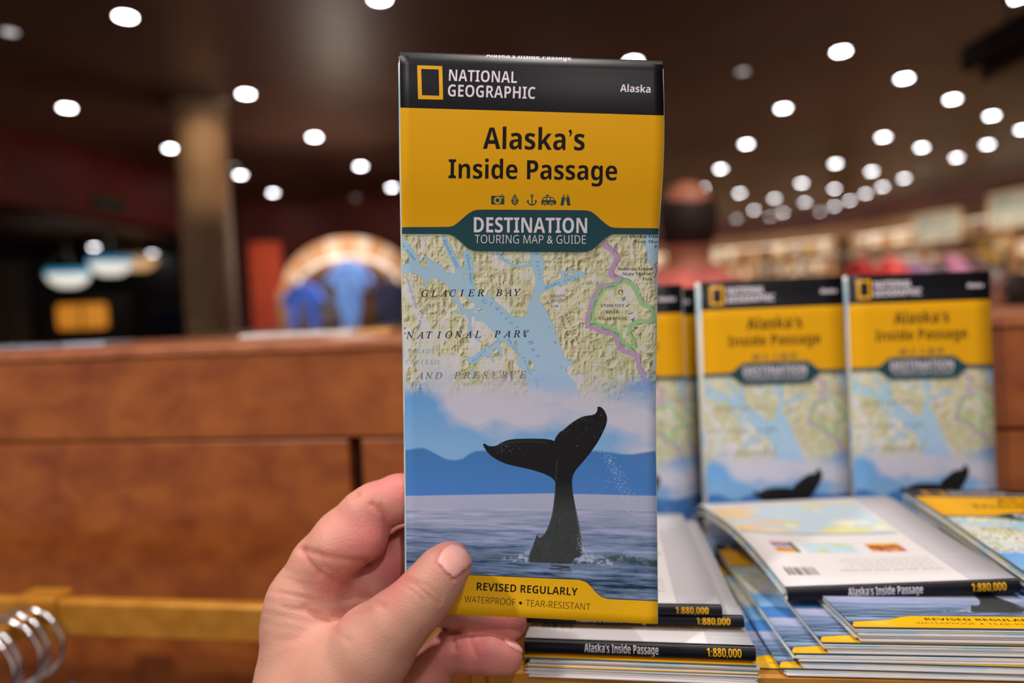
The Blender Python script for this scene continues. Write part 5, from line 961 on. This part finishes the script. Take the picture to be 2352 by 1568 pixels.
for i, (x, rz, m) in enumerate(((612, .1, M_WPK), (672, -.1, M_WPK), (730, .15, M_WPK), (790, 0, M_WPK), (870, .1, M_TANC))): ware('card_packet', x, 757, .88, lambda t: packet(t, m, .045, .005, .06), '%s flat card packet on the counter top left of the held map' % ('leftmost white', 'second white', 'third white', 'fourth white', 'tan')[i], 'packet', 'card packets on the counter top', rz)
def figure(t, m, h): MB().lathe([(0, 0), (.022 * h, 0), (.024 * h, .02 * h), (.016 * h, .05 * h), (.010 * h, .066 * h), (.017 * h, .078 * h), (.017 * h, .09 * h), (.008 * h, .1 * h), (0, .102 * h)], 20).build('body', m, t, smooth=True); MB().lathe([(.023 * h, .004 * h), (.0265 * h, .008 * h), (.023 * h, .012 * h)], 20).build('base_ring', M_TRIM, t, smooth=True)
table = empty('sales_table', P(770, 760, 3.6) * 1); table.location.z = 0; tag(table, 'low sales table beyond the counter, below the blue shirts', 'table'); table.rotation_euler = (0, 0, YAW)
MB().box(-.6, .6, -.3, .3, 1.335, 1.36, .004).build('table_top', M_SHELFW, table)
for sx in (-.55, .55):
    for sy in (-.25, .25): MB().box(sx - .025, sx + .025, sy - .025, sy + .025, 0, 1.335, .003).build('leg', M_SHELFW, table)
for (x, h, m, l) in ((697, .9, M_WPK, 'short white souvenir figure below the royal blue shirt'), (762, 1.5, M_WPK, 'tall white souvenir figure below the light blue shirt'), (845, 1.2, M_TANC, 'tan souvenir figure below the light blue shirt, beside the held map')):
    ware('souvenir_figure', x, 750, 3.6, lambda t: figure(t, m, h * 1.6), l, 'figurine', 'souvenir figures under the shirts', 0, 1.36)

# ------------------------------------------------------------------ the dark room at left
def bowl_lamp(px, py, d, label, col_, r=.24, rimc=(.03, .42, .75, 1)):
    p = P(px, py, d); t = empty('pendant_lamp', (p.x, p.y, p.z)); tag(t, label, 'pendant lamp', 'bowl lamps hanging in the dark room')
    MB().lathe([(0, -.13), (r * .45, -.12), (r * .8, -.07), (r, .02)], 28).build('glass_bowl', mat('lit_bowl_glass', (1, 1, 1, 1), emit=col_, estr=.42), t, smooth=True)
    MB().lathe([(r, .02), (r * 1.03, .04), (r, .075), (r * .96, .075)], 28).build('blue_rim', mat('lit_blue_rim', (.1, .5, .8, 1), emit=rimc, estr=.3), t, smooth=True)
    for k in range(3): a = 2.1 * k; MB().tube([(r * math.cos(a), r * math.sin(a), .07), (0, 0, .35)], .006, 6).build('cord', M_TRIM, t)
    MB().tube([(0, 0, .35), (0, 0, CEIL - p.z)], .008, 6).build('stem', M_TRIM, t); return t
bowl_lamp(157, 635, 8.5, 'lower left glowing bowl lamp with a blue rim in the dark room', (1, .95, .82, 1)); bowl_lamp(254, 608, 8.5, 'middle glowing bowl lamp with a blue rim in the dark room', (1, .95, .82, 1))
bowl_lamp(318, 600, 9.6, 'dim amber bowl lamp right of the two blue-rimmed ones', (.75, .42, .18, 1), .24, (.3, .15, .05, 1))
cp = P(195, 735, 9.0); t = empty('lit_cabinet', (cp.x, cp.y, 0), YAW); tag(t, 'low cabinet glowing orange in the dark room at left', 'cabinet')
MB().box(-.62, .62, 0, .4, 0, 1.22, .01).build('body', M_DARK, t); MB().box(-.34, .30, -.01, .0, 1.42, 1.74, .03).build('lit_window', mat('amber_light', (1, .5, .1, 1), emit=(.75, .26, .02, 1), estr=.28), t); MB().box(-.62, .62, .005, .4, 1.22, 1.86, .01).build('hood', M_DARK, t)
MB().box(-.05, -.02, -.016, -.010, 1.40, 1.78, .002).build('mullion', M_DARK, t)
fa, fb = Vector(plan(-2.78, 6.2)), Vector(plan(-3.75, 1.6)); fn_ = Vector((-(fb - fa).y, (fb - fa).x)).normalized(); q_ = fa + (fb - fa) * .22; sp = Vector((q_.x, q_.y, 2.34)); wl_ = Vector(plan(-3.75, 1.6) + (0,)) - Vector(plan(-2.78, 6.2) + (0,)); t = empty('exit_sign', sp); t.rotation_euler = (0, 0, math.atan2(wl_.y, wl_.x)); tag(t, 'small dark green sign on the red fascia at left', 'sign')
MB().box(-.16, .16, 0, .02, -.05, .05, .004).build('housing', mat('sign_green', srgb(34, 52, 40), .4), t); MB().box(-.15, .15, .02, .023, -.04, .04, .001).build('face', mat('sign_face', srgb(48, 74, 60), .3), t)
for i, (x, y, w_, h_) in enumerate(((8, 700, .3, .9), (690 - 300, 735, .2, .25))):
    p = P(x, y, 7.5); t = empty('drape', (p.x, p.y, 0), YAW); tag(t, ('grey brown drape at the left edge of the dark room', 'dark blue drape at the right of the dark room')[i], 'drape')
    MB().prism([(w_ * (j / 12 - .5) * 2, .04 * math.sin(j * 1.9)) for j in range(13)] + [(w_ * (j / 12 - .5) * 2, .04 * math.sin(j * 1.9) + .01) for j in range(12, -1, -1)], 0, p.z + h_ * .5, lambda a, b, h: (a, b, h)).build('cloth', fabric('drape_cloth', ((84, 74, 66), (22, 22, 60))[i]), t)
    MB().tube([(-w_ * 1.05, .02, p.z + h_ * .5 + .01), (w_ * 1.05, .02, p.z + h_ * .5 + .01)], .012, 8).build('rod', M_TRIM, t)

# ------------------------------------------------------------------ right: wall shelves, picture signs, racks
def unit(v): return v.normalized()
LINES = [(Vector(plan(*W2B)), Vector(plan(*W1A)), 4), (Vector(plan(*W1A)), Vector(plan(*W1B)), 5)]; BAYS = []; rr = random.Random(11)
for A_, B_, n_ in LINES:
    dW = unit(B_ - A_); nW = Vector((-dW.y, dW.x)); wl = ((B_ - A_).length - .25) / n_
    for i in range(n_): BAYS.append((A_ + dW * (.05 + wl * i) + nW * .10, dW, wl))
PCN = ['cream', 'ivory', 'tan', 'brown', 'peach', 'grey', 'mustard', 'off-white', 'dark brown']; IDX = ['first', 'second', 'third', 'fourth', 'fifth', 'sixth', 'seventh', 'eighth', 'ninth', 'tenth']
PRC = [(226, 200, 168), (240, 226, 206), (200, 150, 96), (176, 120, 70), (214, 176, 140), (150, 150, 146), (196, 160, 60), (228, 214, 196), (120, 84, 60)]
PM = [fabric('ware_colour', c) for c in PRC]
def box_ware(t, m, w_, h_): MB().box(-w_ / 2, w_ / 2, -.06, .06, 0, h_, .006).build('carton', m, t); MB().box(-w_ / 2 + .01, w_ / 2 - .01, -.062, -.06, h_ * .3, h_ * .75, .0005).build('label_patch', M_WPK, t)
def jar_ware(t, m, w_, h_): MB().lathe([(0, 0), (w_ / 2, 0), (w_ / 2, h_ * .7), (w_ * .3, h_ * .82), (w_ * .3, h_ * .9)], 14).build('jar', m, t, smooth=True); MB().lathe([(w_ * .33, h_ * .88), (w_ * .33, h_), (0, h_)], 14).build('lid', M_TRIM, t, smooth=True)
protos = []
BN = ['farthest left', 'second', 'third', 'fourth', 'fifth', 'sixth', 'seventh', 'eighth', 'nearest']
for b, (o_, dW, wb_) in enumerate(BAYS):
    aW = math.atan2(dW.y, dW.x); t = empty('wall_shelf', (o_.x, o_.y, 0), aW); tag(t, '%s maple bay of the lit wall shelves, counted from behind the man' % BN[b], 'shelf', 'lit wall shelf bays on the right')
    # local x runs along the wall, local y points into the wall (left of travel is the wall side)
    MB().box(.0, .03, -.02, .30, 0, 2.34, .003).build('upright', M_SHELFW, t); MB().box(wb_ - .03, wb_ - .001, -.02, .30, 0, 2.34, .003).build('upright', M_SHELFW, t); MB().box(.03, wb_ - .03, .28, .30, 0, 2.34, .002).build('back_board', M_SHELFW, t)
    MB().box(.03, wb_ - .03, .01, .04, 2.28, 2.30, .002).build('light_strip', M_GLOW, t)
    for zi, z in enumerate((1.45, 1.80, 2.12)):
        MB().box(.03, wb_ - .03, 0, .28, z - .02, z, .002).build('shelf_board', M_SHELFW, t)
        x = .12; ni = 0
        while x < wb_ - .14:
            w_ = rr.uniform(.09, .17); h_ = rr.uniform(.12, .26); kd = rr.random() < .5; mi = rr.randrange(len(PM)); key = (kd, mi)
            q = t.location + Vector((math.cos(aW) * x - math.sin(aW) * .12, math.sin(aW) * x + math.cos(aW) * .12, z))
            ex = [p_ for p_ in protos if p_[0] == key]
            if ex: c = copy_tree(ex[0][1])
            else: c = empty('shop_carton' if kd else 'shop_jar'); (box_ware if kd else jar_ware)(c, PM[mi], .13, .2); protos.append((key, c))
            c.location = q; c.rotation_euler = (0, 0, aW + rr.uniform(-.2, .2)); c.scale = (w_ / .13, w_ / .13, h_ / .2)
            ni += 1; tag(c, '%s %s, %s item along the %s shelf of the %s lit bay' % (PCN[mi], 'carton' if kd else 'jar', IDX[ni - 1], ('lower', 'middle', 'upper')[zi], BN[b]), 'carton' if kd else 'jar', '%s on the %s shelf of the %s bay' % ('cartons' if kd else 'jars', ('lower', 'middle', 'upper')[zi], BN[b])); x += w_ + rr.uniform(.05, .12)
    l_ = bpy.data.lights.new('bay_fill', 'AREA'); l_.energy = 4.6; l_.shape = 'RECTANGLE'; l_.size = 1.2; l_.size_y = .15; l_.color = (1, .84, .66); lo = bpy.data.objects.new('bay_fill', l_); COL.objects.link(lo)  # unseen area light added in front of each bay to brighten its shelves
    q = o_ + dW * wb_ * .5 + Vector((math.sin(aW), -math.cos(aW))) * .75; lo.location = (q.x, q.y, 2.30); lo.rotation_euler = (R(58), 0, aW)
for (x, y, d, w_, h_, l) in ((2150, 522, 8.85, .70, .40, 'pale grey blue picture sign standing on the right wall shelves'), (2330, 478, 7.75, .62, .42, 'grey picture sign at the right edge of the wall shelves')):
    p = P(x, y, d); t = empty('picture_sign', (p.x, p.y, p.z), aW + math.pi * 0); tag(t, l, 'sign', 'picture signs over the wall shelves'); MB().box(-w_ / 2, w_ / 2, 0, .02, -h_ / 2, h_ / 2, .004).build('frame', M_SHELFW, t)
    MB().box(-w_ / 2 + .02, w_ / 2 - .02, -.003, 0, -h_ / 2 + .02, h_ / 2 - .02, .001).build('picture', noisy(mat('faded_picture', srgb(170, 176, 168), .5), srgb(84, 94, 94), srgb(136, 136, 122), 6, 3), t); MB().tube([(0, .01, h_ / 2), (0, .01, CEIL - .01 - p.z)], .006, 6).build('hanging_wire', M_TRIM, t)
rp = P(2060, 640, 3.0); rk = empty('clothes_rack', (rp.x, rp.y, 0), YAW); tag(rk, 'low clothes rack of pink and red shirts behind the upright map guides', 'rack')
zr2 = rp.z + .09; MB().tube([(-.42, 0, zr2 + .02), (.48, 0, zr2 + .02)], .010, 10).build('top_bar', M_TRIM, rk, smooth=True)
for sx in (-.42, .48): MB().tube([(sx, 0, 0), (sx, 0, zr2 + .02)], .012, 10).build('post', M_TRIM, rk, smooth=True); MB().box(sx - .02, sx + .02, -.2, .2, 0, .02, .004).build('foot', M_TRIM, rk)
RK = [(1975, (180, 34, 40), 'dark red shirt at the left end of the low rack', .02), (2045, (250, 92, 88), 'coral red shirt on the low rack', .03), (2085, (160, 120, 170), 'lavender shirt on the low rack, right of the coral one', .0), (2112, (180, 150, 170), 'pale mauve shirt on the low rack', .0), (2145, (110, 104, 104), 'grey shirt on the low rack, left of the bright pink one', .0), (2182, (246, 160, 190), 'bright pink shirt standing tallest on the low rack', .03), (2232, (140, 110, 110), 'dusty grey pink shirt at the right end of the low rack', .03)]
for (x, c, l, up) in RK:
    dd = {2045: .085, 2182: .075, 1975: .07}.get(x, .045)
    p = P(x, 640, 3.0 + .02); garment('rack_shirt', (p.x, p.y, zr2 - .01 + up * .6), fabric('rack_cloth', c), l, w=.30, h=.5, d=dd, rz=YAW + R(84), group='shirts on the low rack', neck=.022)
lamp(CH(1.3, 1.9, 2.66), P(2090, 640, 3.0), 22, 40, (1, .92, .88))  # spot without a fixture, added to brighten the rack shirts
# dark ceiling-hung unit in the top right corner
q = [P(2185, 165, 2.2), P(2420, 20, 1.7)]; zq = 2.30; u = PH(2200, 200, zq); v_ = PH(2420, 90, zq); d_ = Vector((v_.x - u.x, v_.y - u.y)); t = empty('ceiling_box', (u.x, u.y, zq), math.atan2(d_.y, d_.x)); tag(t, 'dark glossy box hanging from the ceiling in the top right corner', 'ceiling box')
MB().box(0, d_.length + .5, 0, .30, .05, .17, .02).build('housing', mat('dark_gloss', srgb(22, 15, 12), .25), t); MB().box(.05, d_.length + .4, .05, .25, .0, .05, .012).build('lower_tray', mat('dark_bronze', srgb(58, 42, 36), .3), t)
for sx in (.1, .6): MB().tube([(sx, .15, .17), (sx, .15, CEIL - zq)], .01, 8).build('hanging_rod', M_TRIM, t)

# ------------------------------------------------------------------ the lamps' own light, beams under some of the downlights; the last two are added fill without one
for (px, py, e, c) in ((722, 314, 16, (1, .9, .85)), (552, 401, 14, (1, .85, .7)), (154, 247, 3, (1, .8, .7)), (1799, 248, 14, (1, .9, .82)), (1655, 387, 24, (1, .9, .8)), (2117, 338, 26, (1, .9, .8)), (2278, 265, 16, (1, .9, .8)), (1849, 464, 34, (1, .9, .8)), (1988, 444, 30, (1, .88, .76)), (1640, 60, 16, (1, .88, .8)), (2090, 210, 26, (1, .9, .86))):
    p = PH(px, py, CEIL); lamp((p.x, p.y, CEIL - .03), (p.x, p.y, 0), e * 2.2, 110, c)
